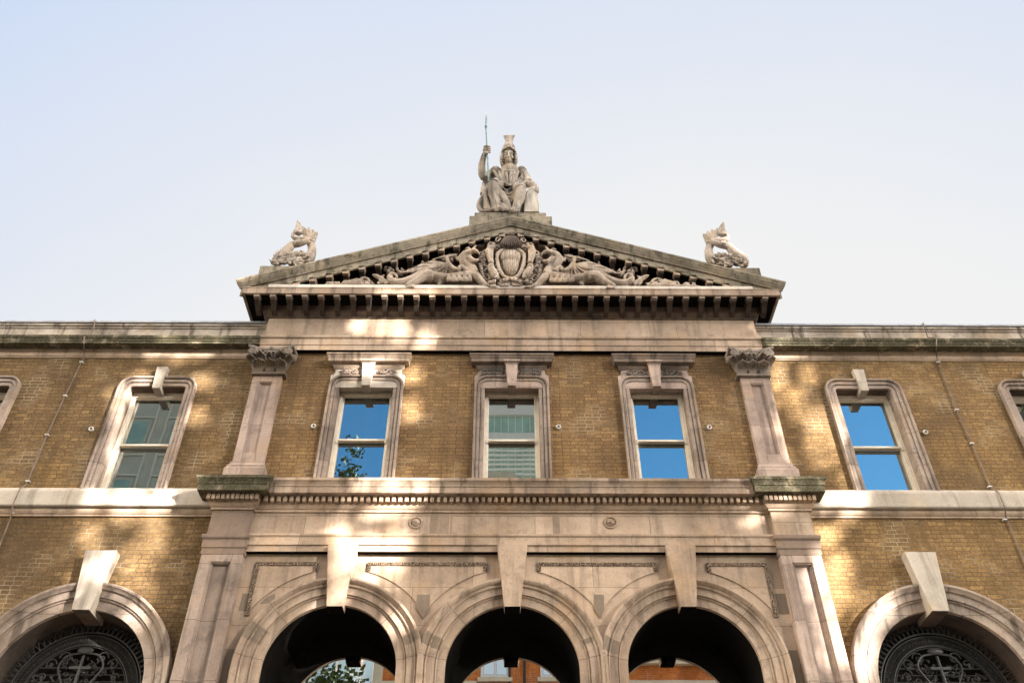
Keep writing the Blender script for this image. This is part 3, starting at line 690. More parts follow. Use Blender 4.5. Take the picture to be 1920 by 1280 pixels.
for idx, cx in enumerate((-2.72, 0.0, 2.715)):
    wnd = sash_window(cx, 0.0, 0.505, 11.885, 0.19, 9.45, 0.24, 10.755, M['surround'])
    m_ = MB(); hw = 0.655
    side = [(0.70, 11.80), (0.70, 12.10)] + [(0.70-0.07*math.sin(a*math.pi/10), 12.18-0.08*math.cos(a*math.pi/10)+0.0) for a in range(1, 6)] + [(0.63, 12.22), (0.63, 12.42)]
    poly = [(cx+x, z) for x, z in side] + [(cx-x, z) for x, z in reversed(side)]
    m_.prism(poly, -0.034, 0.1); m_.box(cx-0.5, cx+0.5, -0.02, 0.1, 11.9, 11.95)
    m_.build('head_panel', M['pink'] if idx else M['white'], wnd, bevel=0.006)
    m_ = MB(); m_.sweep([(cx-0.63, 0.05), (cx-0.63, -0.034), (cx+0.63, -0.034), (cx+0.63, 0.05)], [(-0.1, 12.235), (0.01, 12.235), (0.02, 12.25), (0.045, 12.29), (0.05, 12.315), (0.05, 12.34), (0.135, 12.34), (0.135, 12.415), (0.145, 12.42), (0.15, 12.45), (0.165, 12.475), (0.175, 12.485), (0.175, 12.515), (-0.1, 12.54)])
    m_.build('hood_moulding', M['hood' if idx else 'cornice'], wnd)
    kz = MB(); kz.add([(cx-0.118, -0.125, 12.33), (cx+0.118, -0.125, 12.33), (cx+0.076, -0.125, 11.79), (cx-0.076, -0.125, 11.79), (cx-0.118, 0.05, 12.33), (cx+0.118, 0.05, 12.33), (cx+0.076, 0.16, 11.79), (cx-0.076, 0.16, 11.79)], [(0, 3, 2, 1), (4, 5, 6, 7), (0, 1, 5, 4), (1, 2, 6, 5), (2, 3, 7, 6), (3, 0, 4, 7)])
    kz.loft([[(cx-h, y, z), (cx+h, y, z), (cx+h, 0.05, z), (cx-h, 0.05, z)] for h, y, z in ((0.12, -0.127, 12.305), (0.128, -0.135, 12.32), (0.16, -0.175, 12.362), (0.16, -0.175, 12.385))])
    kz.build('keystone', M['pink'] if idx else M['white'], wnd, bevel=0.005)
    for xa, xb in ((cx-0.55, cx-0.145), (cx+0.145, cx+0.55)):
        s_ = MB(); spray(s_, xa, xb, 12.075, 12.245, -0.05, 'leaf' if idx == 1 else 'fish'); s_.build('carved_spray', M['dark'] if idx else M['surround'], wnd, smooth=True)
for cx in (-6.655, 6.655, -9.955, 9.955, -13.25, 13.25):
    wnd = sash_window(cx, WY, 0.525, 11.90, 0.205, 9.4, 0.26, 10.71, M['surround'])
    kz = MB(); y = WY-0.10
    kz.add([(cx-0.108, y, 12.315), (cx+0.108, y, 12.315), (cx+0.072, y, 11.80), (cx-0.072, y, 11.80), (cx-0.108, WY+.05, 12.315), (cx+0.108, WY+.05, 12.315), (cx+0.072, WY+0.17, 11.80), (cx-0.072, WY+0.17, 11.80)], [(0, 3, 2, 1), (4, 5, 6, 7), (0, 1, 5, 4), (1, 2, 6, 5), (2, 3, 7, 6), (3, 0, 4, 7)])
    kz.build('keystone', M['white'], wnd, bevel=0.006)

# --- wing arches with iron grilles
def grille(cx, cz, y):
    m_ = MB(); T = lambda a, r: (cx+r*math.cos(a), y, cz+r*math.sin(a))
    ring = lambda r, t, a0=-0.35, a1=math.pi+0.35: m_.tube([T(a0+(a1-a0)*i/60, r) for i in range(61)], t, 6, 1)
    ring(1.0, 0.013); ring(0.955, 0.007); ring(0.80, 0.012); ring(0.77, 0.006)
    n_ = 46
    for i in range(n_):                       # pointed loops outside the ring
        a = -0.2+(math.pi+0.4)*i/(n_-1); d = 0.030
        m_.tube([T(a-d, 1.0), T(a-d*1.1, 1.05), T(a-d*0.6, 1.115), T(a, 1.165)], [0.008, 0.009, 0.008, 0.004], 5, 2)
        m_.tube([T(a+d, 1.0), T(a+d*1.1, 1.05), T(a+d*0.6, 1.115), T(a, 1.15)], [0.008, 0.009, 0.008, 0.005], 5, 2)
    for i in range(78):                      # lace between the rings
        a = -0.2+(math.pi+0.4)*i/77; b_ = a+0.024
        m_.tube([T(a, 0.81), T(a+0.02, 0.86), T(a-0.012, 0.90), T(a+0.012, 0.95)], 0.0042, 5, 2)
        m_.tube([T(b_+0.01, 0.95), T(b_-0.016, 0.90), T(b_+0.016, 0.86), T(b_, 0.81)], 0.004, 5, 2)
        if i % 3 == 0: m_.ball(T(a, 0.88), 0.013, 6, 4)
    for i in range(14):                       # horizontal bars
        z = cz+0.44-0.105*i; h = math.sqrt(max(0.0, 0.77**2-(z-cz)**2)) if z > cz else 0.95
        m_.tube([(cx-h, y, z), (cx+h, y, z)], 0.007 if i else 0.011, 5, 1)
    # anchor with its rope and scrolls
    m_.tube([(cx, y-0.03, cz+0.62), (cx, y-0.03, cz-0.25)], [0.022, 0.034], 8, 1); m_.box(cx-0.16, cx+0.16, y-0.05, y, cz+0.41, cz+0.45)
    m_.tube([(cx-0.34, y-0.03, cz-0.02), (cx-0.24, y-0.03, cz-0.2), (cx, y-0.03, cz-0.28), (cx+0.24, y-0.03, cz-0.2), (cx+0.34, y-0.03, cz-0.02)], [0.02, 0.036, 0.042, 0.036, 0.02], 8, 3)
    for s in (-1, 1):
        m_.tube([(cx+s*0.06, y-0.02, cz+0.66), (cx+s*0.24, y-0.02, cz+0.62), (cx+s*0.34, y-0.02, cz+0.44), (cx+s*0.20, y-0.02, cz+0.16), (cx+s*0.17, y-0.02, cz-0.1)], [0.015, 0.018, 0.016, 0.015, 0.011], 6, 4)
        for (sx, sz, rr, tw) in ((0.28, 0.60, 0.10, 1), (0.48, 0.50, 0.09, -1), (0.55, 0.30, 0.07, 1), (0.36, 0.08, 0.10, -1), (0.62, 0.04, 0.09, 1), (0.42, -0.16, 0.12, 1), (0.70, -0.2, 0.1, -1)):
            m_.tube([(cx+s*(sx+tw*rr*(1-k/16)*math.cos(k*0.62)), y, cz+sz+rr*(1-k/16)*math.sin(k*0.62)) for k in range(14)], [0.010]*10+[0.007]*4, 6, 1)
            m_.ball((cx+s*sx, y-0.01, cz+sz), 0.02, 6, 4)
        m_.tube([(cx+s*0.30, y, cz-0.3), (cx+s*0.42, y, cz-0.02), (cx+s*0.34, y, cz+0.2)], [0.012, 0.03, 0.008], 6, 3)
        m_.tube([(cx+s*0.75, y, cz-0.3), (cx+s*0.62, y, cz-0.06), (cx+s*0.72, y, cz+0.2)], [0.012, 0.03, 0.008], 6, 3)
        for q in range(34):                   # small curls of the filigree
            a = random.uniform(0.0, 1.55); r_ = random.uniform(0.22, 0.74); px, pz = cx+s*r_*math.cos(a), cz+r_*math.sin(a)-0.16; rr = random.uniform(.026, .052); tw = random.choice((-1, 1))
            m_.tube([(px+tw*rr*(1-k/14)*math.cos(k*.62), y+.004, pz+rr*(1-k/14)*math.sin(k*.62)) for k in range(12)], [0.0075]*8+[0.005]*4, 5, 1)
        for q in range(40):                   # small leaves on the scrollwork
            a = random.uniform(0.05, 1.5); r_ = random.uniform(0.3, 0.76); px, pz = cx+s*r_*math.cos(a), cz+r_*math.sin(a)-0.12
            m_.tube([(px, y, pz), (px+random.uniform(-.05, .05), y-0.02, pz+random.uniform(.01, .05)), (px+random.uniform(-.06, .06), y, pz+random.uniform(.03, .08))], [0.006, 0.016, 0.003], 5, 2)
    m_.ball((cx, y-0.03, cz+0.70), (0.13, 0.03, 0.055), 12, 6)
    return m_
for s in (-1, 1):
    for cx in (6.62*s, 12.9*s):
        aw = empty('arch_window', (0, 0, 0), hall); z0 = 6.33
        mb = MB(); mb.wallsweep(arch_path(cx, z0, 1.17, 44), [(0.06, WY+0.06), (0.0, WY+0.06), (0, WY-0.01), (0.15, WY-0.015), (0.155, WY-0.04), (0.168, WY-0.044), (0.176, WY-0.034), (0.184, WY-0.034), (0.188, WY-0.065), (0.30, WY-0.068), (0.305, WY-0.10), (0.335, WY-0.115), (0.36, WY-0.145), (0.39, WY-0.15), (0.403, WY-0.135), (0.405, WY+0.05)])
        mb.build('archivolt', M['surround'], aw, smooth=28)
        mb = MB(); mb.wallsweep(arch_path(cx, z0, 1.17, 44), [(0.002, WY+0.062), (0.002, WY+0.75), (0.25, WY+0.75), (0.25, WY+0.062)]); mb.build('shaded_soffit', M['black2'], aw, smooth=28)  # wing arch underside darkened with painted shade
        kz = MB(); y = WY-0.168
        kz.add([(cx-0.255, y, 8.43), (cx+0.255, y, 8.43), (cx+0.135, y-0.03, 7.41), (cx-0.135, y-0.03, 7.41), (cx-0.255, WY+.05, 8.43), (cx+0.255, WY+.05, 8.43), (cx+0.135, WY+0.4, 7.41), (cx-0.135, WY+0.4, 7.41)], [(0, 3, 2, 1), (4, 5, 6, 7), (0, 1, 5, 4), (1, 2, 6, 5), (2, 3, 7, 6), (3, 0, 4, 7)])
        kz.m[4] = 1  # underside takes the dark stone as painted shade
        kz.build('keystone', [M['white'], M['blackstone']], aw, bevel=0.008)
        if abs(cx) < 10: grille(cx, z0-0.02, WY+0.42).build('iron_grille', M['iron'], aw, smooth=40)
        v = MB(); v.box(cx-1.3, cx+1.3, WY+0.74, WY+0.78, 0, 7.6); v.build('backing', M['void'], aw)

# ------------------------------------------------------------------ pediment carvings
RY = -0.42
def carve(fx):
    """a point function in the picture of the relief, and its mirror about the building's axis"""
    return lambda x, y, Y=RY: at(*fx(x, y), Y)
LFT = carve(lambda x, y: (640+x/5.333, 420+y/5.333)); RGT = carve(lambda x, y: (940+(1786.7-x)/5.333, 421.5+y/5.333))
K = 1/488.0
def dragon(F, s):
    m_ = MB(); T = lambda pts, rad, seg=9, sub=4, Y=RY, flat=1.0: m_.tube([F(p[0], p[1], p[2] if len(p) > 2 else Y) for p in pts], [r*K for r in rad] if isinstance(rad, list) else rad*K, seg, sub, flat)
    T([(1345, 500), (1290, 525), (1190, 535), (1060, 545), (930, 530), (870, 520)], [58, 66, 60, 52, 56, 50], 12)      # trunk
    T([(1320, 500), (1290, 440), (1235, 395, -.46), (1215, 335, -.5), (1250, 295, -.52), (1300, 285, -.54)], [62, 58, 48, 42, 38, 36], 10)
    T([(1285, 280, -.54), (1335, 268, -.58), (1372, 288, -.58)], [34, 26, 12]); T([(1270, 330, -.52), (1330, 368, -.56), (1372, 352, -.57)], [30, 24, 10])
    T([(1310, 265, -.54), (1330, 235, -.52), (1350, 212, -.5)], [16, 13, 4]); T([(1290, 262, -.52), (1270, 240, -.5), (1235, 250, -.48)], [14, 14, 5])
    for i in range(9): a = i/8; T([(1255-70*a, 285+80*a, -.5), (1215-85*a, 262+80*a, -.48)], [12, 3], 6, 1)
    for i in range(7): T([(1375+i*5, 400+i*26, -.43), (1400+i*6, 410+i*24, -.44), (1412+i*4, 428+i*24, -.42)], [14, 12, 3], 6, 2)
    T([(1345, 515, -.47), (1395, 570, -.50), (1440, 605, -.52), (1490, 622, -.53)], [46, 36, 28, 26])                    # fore leg on the ledge
    for i in range(4): T([(1470+i*12, 615, -.54), (1495+i*16, 618, -.57), (1505+i*18, 632, -.57)], [12, 11, 4], 6, 2)
    T([(1250, 470, -.5), (1200, 425, -.53), (1160, 460, -.54), (1110, 430, -.53), (1075, 385, -.5)], [34, 24, 20, 20, 16])
    T([(1150, 450, -.44), (1085, 425, -.46), (1065, 375, -.46), (1060, 330, -.46), (1120, 318, -.46), (1160, 300, -.46)], [22, 22, 20, 20, 16, 6])
    T([(1060, 325, -.46), (1000, 335, -.45), (905, 356, -.42)], [18, 14, 5])                                             # wing bones
    tips = [(905, 360), (760, 410), (590, 490), (720, 486), (860, 470), (1015, 530), (1150, 510)]; root = (1075, 400)
    grid = []
    for j in range(7):
        u = j/6; row = []
        for t_ in range(25):
            f = t_/24*(len(tips)-1); i = min(int(f), len(tips)-2); q = f-i; tx = tips[i][0]*(1-q)+tips[i+1][0]*q; tz = tips[i][1]*(1-q)+tips[i+1][1]*q
            tz -= 0 if i < 2 else 12*math.sin(q*math.pi); row.append(F(root[0]+(tx-root[0])*u, root[1]+(tz-root[1])*u, -.40+0.025*math.cos(f*math.pi*2*1.5)*u-0.05*(1-u)))
        grid.append(row)
    m_.sheet(grid, 0.06)
    for i in range(16):
        f = i/15*(len(tips)-1); a = min(int(f), len(tips)-2); q = f-a; tx = tips[a][0]*(1-q)+tips[a+1][0]*q; tz = tips[a][1]*(1-q)+tips[a+1][1]*q
        T([(root[0], root[1], -.45), ((root[0]+tx)/2, (root[1]+tz)/2, -.44), (tx, tz, -.41)], [9, 8, 5], 5, 2)
    T([(900, 520, -.46), (830, 520, -.50), (760, 565, -.51), (690, 600, -.53), (650, 622, -.53)], [66, 58, 42, 32, 28])     # hind leg
    for i in range(4): T([(672+i*16, 612, -.54), (660+i*22, 626, -.57), (655+i*24, 640, -.57)], [12, 11, 4], 6, 2)
    T([(960, 560, -.40), (1000, 590, -.42), (960, 610, -.42)], [40, 26, 18])
    T([(880, 490, -.38), (790, 515, -.40), (690, 565, -.42), (590, 588, -.44), (510, 570, -.45), (484, 530, -.46), (510, 502, -.47), (545, 512, -.47), (555, 540, -.47)], [44, 48, 50, 46, 38, 30, 24, 18, 12], 10)
    for i in range(14): T([(1060+i*18, 500+ (i % 3)*14, -.535), (1064+i*18, 545+(i % 3)*10, -.555), (1060+i*18, 580, -.54)], [6, 12, 3], 5, 2)
    return m_
def foliage(F):
    m_ = MB(); T = lambda pts, rad, seg=8, sub=4, Y=RY: m_.tube([F(p[0], p[1], p[2] if len(p) > 2 else Y) for p in pts], [r*K for r in rad] if isinstance(rad, list) else rad*K, seg, sub)
    T([(480, 560), (440, 575), (400, 550), (350, 520), (310, 505)], [20, 24, 26, 22, 8]); T([(400, 545), (395, 575), (405, 598)], [24, 20, 5]); T([(390, 530), (420, 520), (425, 505)], [16, 10, 4])
    T([(470, 600), (430, 580), (390, 590)], [24, 24, 10])
    def spiral(cx, cz, r0, d, n_=16): T([(cx+d*r0*(1-k/(n_+3))*math.cos(k*.55), cz+r0*.55-r0*(1-k/(n_+3))*math.sin(k*.55)*.85) for k in range(n_)], [r0*.26]*(n_-4)+[r0*.2, r0*.16, r0*.14, r0*.1], 7, 2)
    spiral(225, 550, 60, 1); spiral(160, 560, 46, -1); spiral(40, 575, 40, 1); spiral(-60, 585, 34, -1); spiral(-140, 595, 26, 1); spiral(290, 580, 34, -1)
    for a in range(7): T([(150, 600), (150+(a-3)*16, 565), (150+(a-3)*26, 535+abs(a-3)*10)], [12, 12, 4], 6, 2)
    for a in range(5): T([(60, 602), (90+(a-2)*14, 580), (85+(a-2)*24, 560+abs(a-2)*8)], [10, 10, 3], 6, 2)
    T([(330, 605), (200, 602), (60, 604), (-60, 608), (-200, 612)], [16, 14, 12, 12, 6])
    for a in range(18): x = random.uniform(-150, 420); T([(x, 604), (x+random.uniform(-20, 20), 585), (x+random.uniform(-35, 35), 570+random.uniform(0, 18))], [12, 12, 3], 6, 2)
    return m_
def mantling(F):
    m_ = MB(); T = lambda pts, rad, seg=8, sub=4, Y=RY: m_.tube([F(p[0], p[1], p[2] if len(p) > 2 else Y) for p in pts], [r*K for r in rad] if isinstance(rad, list) else rad*K, seg, sub)
    def curl(cx, cz, r0, d, y=-.40, n_=14, a0=0.0): T([(cx+d*r0*(1-k/(n_+2))*math.cos(k*.6+a0), cz-r0*(1-k/(n_+2))*math.sin(k*.6+a0), y) for k in range(n_)], [r0*.30]*(n_-3)+[r0*.24, r0*.2, r0*.12], 7, 2)
    for q in ((1430, 450, 40, 1), (1415, 365, 36, -1), (1440, 290, 34, 1), (1500, 215, 34, -1), (1565, 160, 30, 1), (1455, 540, 40, -1), (1545, 560, 30, 1), (1395, 300, 24, 1), (1560, 240, 24, -1), (1530, 480, 24, 1)): curl(*q)
    rnd = random.Random(11)
    for i in range(60):
        x, y = rnd.uniform(1380, 1600), rnd.uniform(170, 590)
        if y < 420-(x-1200)*.62: continue
        T([(x, y, -.33), (x+rnd.uniform(-22, 22), y-rnd.uniform(8, 26), -.40), (x+rnd.uniform(-44, 44), y-rnd.uniform(18, 46), -.34)], [14, 17, 5], 6, 2)
    for i in range(26):                        # sprays filling the field behind wing and tail
        x = rnd.uniform(420, 1180); y = rnd.uniform(430, 520)-max(0, (x-620))*.24
        T([(x, y+20, -.26), (x+rnd.uniform(-20, 20), y-10, -.32), (x+rnd.uniform(-60, 20), y-rnd.uniform(20, 40), -.27)], [16, 17, 5], 6, 2)
    return m_
for F, s in ((LFT, -1), (RGT, 1)):
    mantling(F).build('mantling_relief', M['relief'], pe, remesh=0.0115)
    o = dragon(F, s).build('dragon_relief', M['relief'], pe, remesh=0.0125); o = foliage(F).build('scroll_relief', M['relief'], pe, remesh=0.0125)
# central shield in its scrolled frame
m_ = MB(); T = lambda pts, rad, seg=9, sub=4, Y=RY: m_.tube([LFT(p[0], p[1], p[2] if len(p) > 2 else Y) for p in pts], [r*K for r in rad] if isinstance(rad, list) else rad*K, seg, sub)
CX = 1693
m_.ball(LFT(CX, 390, -.36), (0.36, 0.10, 0.36)); 
for s in (-1, 1):
    X = lambda d: CX+s*d
    T([(X(20), 245, -.50), (X(80), 262, -.50), (X(135), 310, -.50), (X(128), 400, -.50), (X(105), 470, -.50), (X(60), 530, -.50), (X(0), 545, -.50)], [22, 22, 20, 20, 20, 20, 20])
    T([(X(150), 255, -.46), (X(200), 245, -.48), (X(215), 300, -.48), (X(200), 360, -.48), (X(190), 395, -.48)], [26, 40, 36, 30, 26])
    for i in range(4): T([(X(178+i*16), 250, -.55), (X(182+i*14), 310, -.555), (X(178+i*9), 372, -.54)], [8, 9, 6], 6, 3)
    T([(X(200), 250, -.5), (X(235), 255, -.52), (X(240), 285, -.52), (X(218), 290, -.52)], [14, 16, 14, 8]); m_.ball(LFT(X(195), 378, -.52), 0.055)
    T([(X(205), 410, -.50), (X(180), 470, -.50), (X(150), 520, -.50), (X(125), 545, -.50)], [26, 40, 36, 20]); T([(X(215), 405, -.53), (X(180), 440, -.55), (X(140), 500, -.55), (X(130), 535, -.55)], [12, 12, 12, 12])
    m_.ball(LFT(X(190), 415, -.54), 0.05); m_.ball(LFT(X(140), 535, -.55), 0.042)
    T([(X(95), 235, -.48), (X(130), 225, -.48), (X(165), 215, -.48), (X(170), 190, -.48)], [20, 18, 16, 14]); m_.ball(LFT(X(168), 208, -.5), 0.04)
    for i in range(8): T([(X(118+(i > 4)*-8), 320+i*24, -.52), (X(150-(i > 4)*12), 316+i*24, -.53)], [7, 7], 5, 1)
    T([(X(0), 600, -.50), (X(60), 590, -.52), (X(100), 610, -.53), (X(120), 590, -.53)], [30, 28, 22, 14])
    for a in range(4): T([(X(10), 615, -.52), (X(20+a*18), 600, -.55), (X(26+a*24), 622, -.56)], [10, 12, 8], 6, 2)
m_.build('cartouche_frame', M['relief'], pe, remesh=0.0115)
m_ = MB(); zc = LFT(CX, 385, -.45)
rings = []
for (py, hw_, dy) in ((258, 30, 0.02), (275, 72, 0.06), (310, 100, 0.09), (345, 106, 0.10), (378, 96, 0.10), (384, 90, 0.085), (400, 84, 0.09), (450, 76, 0.085), (490, 60, 0.06), (518, 28, 0.02)):
    ring = []
    for k in range(32):
        a = math.pi*k/31; q = LFT(CX, py, -.44); ring.append((q.x-hw_*K*math.cos(a), -.44-dy*math.sin(a)**.6*1.3+0.008*math.cos(a*22), q.z))
    rings.append(ring + [(q.x+hw_*K, -.36, q.z), (q.x-hw_*K, -.36, q.z)])
m_.loft(rings); m_.build('shield', M['relief'], pe, smooth=50)
m_ = MB()
m_.ball(LFT(CX, 175, -.46), (0.13, 0.10, 0.13)); m_.ball(LFT(CX, 110, -.48), (0.075, 0.07, 0.06))
for a in range(22):
    d = (a-10.5)/10.5; m_.tube([LFT(CX+d*50, 120, -.53), LFT(CX+d*85, 165, -.575-.03*(a % 2)), LFT(CX+d*108, 205, -.57-.035*(a % 2)), LFT(CX+d*94, 236+10*(a % 2), -.54)], [.010, .014, .015, .005], 6, 3)
for a in range(9): m_.tube([LFT(CX-32+a*8, 110, -.53), LFT(CX-36+a*9, 92, -.53)], [.012, .006], 5, 1)
m_.build('crest', M['blackstone'], pe, smooth=40)
# motto ribbons and their letters
def ribbon(pts, hw_, text, F, size, rots=None):
    grid = [[F(x, y-hw_, -.575) for x, y in pts], [F(x, y, -.585) for x, y in pts], [F(x, y+hw_, -.575) for x, y in pts]]
    m2 = MB(); m2.sheet(grid, 0.05); rb = m2.build('motto_ribbon', M['relief'], pe, smooth=True)
    m3 = MB(); n_ = len(text)
    for i, ch in enumerate(text):
        f = (i+0.5)/n_*(len(pts)-1); a = min(int(f), len(pts)-2); q = f-a; x = pts[a][0]*(1-q)+pts[a+1][0]*q; y = pts[a][1]*(1-q)+pts[a+1][1]*q
        p = F(x, y, -.592); p2 = F(pts[a+1][0], pts[a+1][1], -.592); p1 = F(pts[a][0], pts[a][1], -.592); ang = math.atan2(p2.z-p1.z, p2.x-p1.x)
        cu = bpy.data.curves.new('letter', 'FONT'); cu.body = ch; cu.size = size; cu.extrude = 0.016; cu.align_x = 'CENTER'; cu.align_y = 'CENTER'; cu.offset = 0.004
        to = bpy.data.objects.new('letter', cu); me = bpy.data.meshes.new_from_object(to)
        mt = Matrix.Translation(p) @ Matrix.Rotation(-ang, 4, 'Y') @ Matrix.Rotation(math.pi/2, 4, 'X')
        m3.add([mt @ v.co for v in me.vertices], [tuple(pp.vertices) for pp in me.polygons]); bpy.data.objects.remove(to); bpy.data.curves.remove(cu)
    m3.build('motto_lettering', M['surround'], rb, fix=False)
ribbon([(1590, 578), (1630, 562), (1680, 554), (1730, 556), (1775, 566), (1810, 584)], 22, 'DIRIGE', LFT, 0.105)
ribbon([(1470, 588), (1505, 584), (1545, 574)], 22, 'NE', LFT, 0.105)
ribbon([(1840, 572), (1875, 582), (1915, 594)], 22, 'NOS', LFT, 0.10)

# ------------------------------------------------------------------ statue of the seated woman
def S(x, y, Y): return at(800+x/5.333, 190+y/5.333, Y)
KS = 1/426.0
pb = MB(); zb1 = at(957, 405, -.3).z; zb2 = at(957, 398.5, -.26).z
xa, xb = at(880, 410, -.3).x, at(1035, 410, -.3).x; pb.box(xa, xb, -.3, 1.2, 15.4, zb1)
xa, xb = at(890, 401, -.26).x, at(1024, 401, -.26).x; pb.box(xa, xb, -.26, 1.1, zb1-0.01, zb2)
tag(pb.build('statue_plinth', M['lichen'], bevel=0.012), 'stepped grey stone plinth on the apex of the pediment under the seated statue', 'plinth')
m_ = MB(); T = lambda pts, rad, seg=10, sub=4, flat=1.0: m_.tube([S(*p) for p in pts], [r*KS for r in rad] if isinstance(rad, list) else rad*KS, seg, sub, flat)
def Bl(x, y, Y, rx, ry, rz): m_.ball(S(x, y, Y), (rx*KS, ry*KS, rz*KS), 16, 12)
T([(812, 900, .30), (815, 850, .26), (822, 790, .20), (828, 730, .15), (826, 690, .15), (820, 665, .16)], [125, 112, 92, 98, 92, 50], 16, 4)
for x in (690, 950): Bl(x, 705, .17, 55, 60, 62)
Bl(778, 752, .0, 46, 40, 46); Bl(868, 752, .0, 46, 40, 46)
T([(820, 680, .13), (819, 640, .08), (818, 600, .05)], [52, 40, 42], 12)
Bl(818, 540, .06, 54, 72, 88); Bl(818, 590, -.02, 34, 40, 30)                              # skull and jaw
T([(820, 512, -.13), (821, 545, -.165), (822, 560, -.165)], [9, 12, 12], 8, 2)              # nose
T([(780, 514, -.10), (800, 506, -.125), (818, 512, -.125)], [8, 11, 8], 7, 3); T([(822, 512, -.125), (842, 506, -.125), (860, 514, -.10)], [8, 11, 8], 7, 3)
for x in (797, 845): Bl(x, 525, -.105, 11, 8, 6); Bl(x-(821-x)*.2, 560, -.07, 22, 20, 24)
T([(802, 578, -.115), (821, 574, -.135), (840, 578, -.115)], [5, 8, 5], 6, 3); T([(806, 586, -.11), (821, 588, -.125), (836, 586, -.11)], [4, 7, 4], 6, 3); Bl(821, 602, -.09, 16, 14, 12)
Bl(820, 490, .10, 70, 92, 84)                                                             # helmet
T([(750, 520, .02), (764, 482, -.07), (795, 468, -.13), (821, 455, -.15), (848, 466, -.13), (874, 482, -.07), (886, 520, .02)], [12, 13, 14, 15, 14, 13, 12], 8, 4)
for s in (-1, 1):
    for k in range(5): T([(820+s*(62+k*2), 500+k*14, .0+.03*k), (820+s*(72-k), 560, .0+.03*k), (820+s*(70-4*k), 610+6*k, .02+.03*k), (820+s*(62+3*k), 660, .06+.03*k)], [14, 20, 20, 9], 7, 4)
    for k in range(6): Bl(820+s*(66+3*(k % 2)), 505+k*24, -.03, 13, 14, 12)
rings = []
for (py, h) in ((440, 26), (415, 30), (390, 38), (362, 48), (338, 56)):
    rings.append([S(824+sx*h*1.0, py-abs(sx)*2, Y) for sx, Y in ((-1, -.02), (-.5, -.06), (0, -.08), (.5, -.06), (1, -.02), (1, .34), (-1, .34))])
m_.loft(rings)
for k in range(9): d = (k-4)/4; T([(824+d*24, 436, -.07+.04*abs(d)), (824+d*36, 390, -.09+.05*abs(d)), (824+d*54, 342, -.09+.06*abs(d))], [5, 6, 7], 5, 2)
# raised arm with the spear hand
T([(690, 700, .18), (640, 735, .2), (580, 768, .16)], [56, 48, 42], 12); T([(578, 768, .16), (556, 720, .11), (552, 640, .07), (566, 570, .03), (588, 515, -.01)], [42, 44, 38, 31, 28], 12)
Bl(592, 490, .02, 34, 26, 40)
for k in range(4):
    y0 = 448+k*19; T([(572, y0+8, .02), (590, y0, -.05), (618, y0+2, -.07), (634, y0+8, -.03), (628, y0+12, .01)], [10, 11, 10, 9, 7], 7, 3)
T([(575, 505, -.02), (592, 520, -.06), (618, 516, -.08)], [12, 12, 8], 7, 3)
# other arm resting on the shield
T([(950, 710, .17), (990, 765, .12), (1020, 815, .05)], [54, 48, 44], 12); T([(960, 850, .0), (1010, 825, -.02), (1060, 838, -.06), (1095, 868, -.10)], [34, 42, 38, 30], 10)
Bl(1094, 872, -.12, 26, 26, 34)
for k in range(4): T([(1062+k*14, 858-(k == 0)*4, -.15), (1070+k*13, 885, -.20), (1078+k*12, 912-4*abs(k-1.5), -.21), (1082+k*11, 930-6*abs(k-1.5), -.19)], [10, 10, 9, 6], 7, 3)
T([(1105, 870, -.14), (1116, 895, -.17), (1112, 915, -.18)], [11, 10, 6], 7, 3)
# legs under the robe
T([(745, 900, .25), (700, 850, .0), (664, 828, -.22)], [86, 68, 55], 14); T([(662, 838, -.22), (672, 900, -.24), (690, 980, -.20), (712, 1060, -.20)], [56, 53, 46, 40], 14)
T([(890, 900, .25), (925, 880, .0), (945, 884, -.22)], [86, 68, 55], 14); T([(945, 892, -.22), (930, 960, -.24), (908, 1030, -.20), (888, 1075, -.20)], [56, 53, 45, 40], 14)
T([(888, 1075, -.2), (866, 1092, -.27), (838, 1098, -.33)], [34, 32, 20], 9); T([(712, 1065, -.2), (735, 1080, -.27), (765, 1085, -.30)], [34, 30, 18], 9)
# drapery
def lap(x, u):
    xl = 664+42*u; xr = 945-48*u; w1 = 52-4*u
    d = max(math.exp(-((x-xl)/w1)**2), math.exp(-((x-xr)/w1)**2)); mid = 1-d
    q = x-805; sg = 1 if q > 0 else -1
    fold = math.sin((abs(q)*1.0+75*u)/6.6)
    sag = math.sin((abs(q)*.35+ (u-.2)*150)/9.0)
    return .03-.385*d*(1-.12*u)+.042*fold*min(1, .35+u)*(0.55+.45*mid)+.035*sag*mid
grid = [[S(598+(990-598)*i/60, 836+(1094-836)*(j/22)+(1-j/22)*36*math.exp(-((i-31)/9)**2), lap(598+(990-598)*i/60, j/22)) for i in range(61)] for j in range(23)]
m_.sheet(grid, 0.25)
for k in range(4): T([(690, 830+14*k, -.24), (740, 890+22*k, -.22), (810, 935+30*k, -.17), (880, 905+22*k, -.20), (930, 860+14*k, -.26)], [12, 14, 16, 14, 11], 7, 4)
for k in range(6): T([(700+8*k, 850+10*k, -.27), (735+8*k, 930, -.27), (775+9*k, 1010, -.25), (812+6*k, 1085, -.24)], [12, 14, 14, 12], 7, 4)
for k in range(4): T([(905+10*k, 930+6*k, -.30+.02*k), (885+12*k, 1000, -.29), (868+16*k, 1075, -.27)], [8, 11, 11], 7, 3)
for k in range(3): T([(640+14*k, 880, -.30), (655+14*k, 960, -.29), (690+8*k, 1030, -.28)], [8, 10, 9], 7, 3)
for k in range(5): T([(612-4*k, 830+10*k, -.05+.05*k), (598-6*k, 900, -.02+.06*k), (600-10*k, 990, -.05+.06*k), (640-20*k, 1080, -.10+.05*k)], [14, 18, 18, 14], 7, 4)
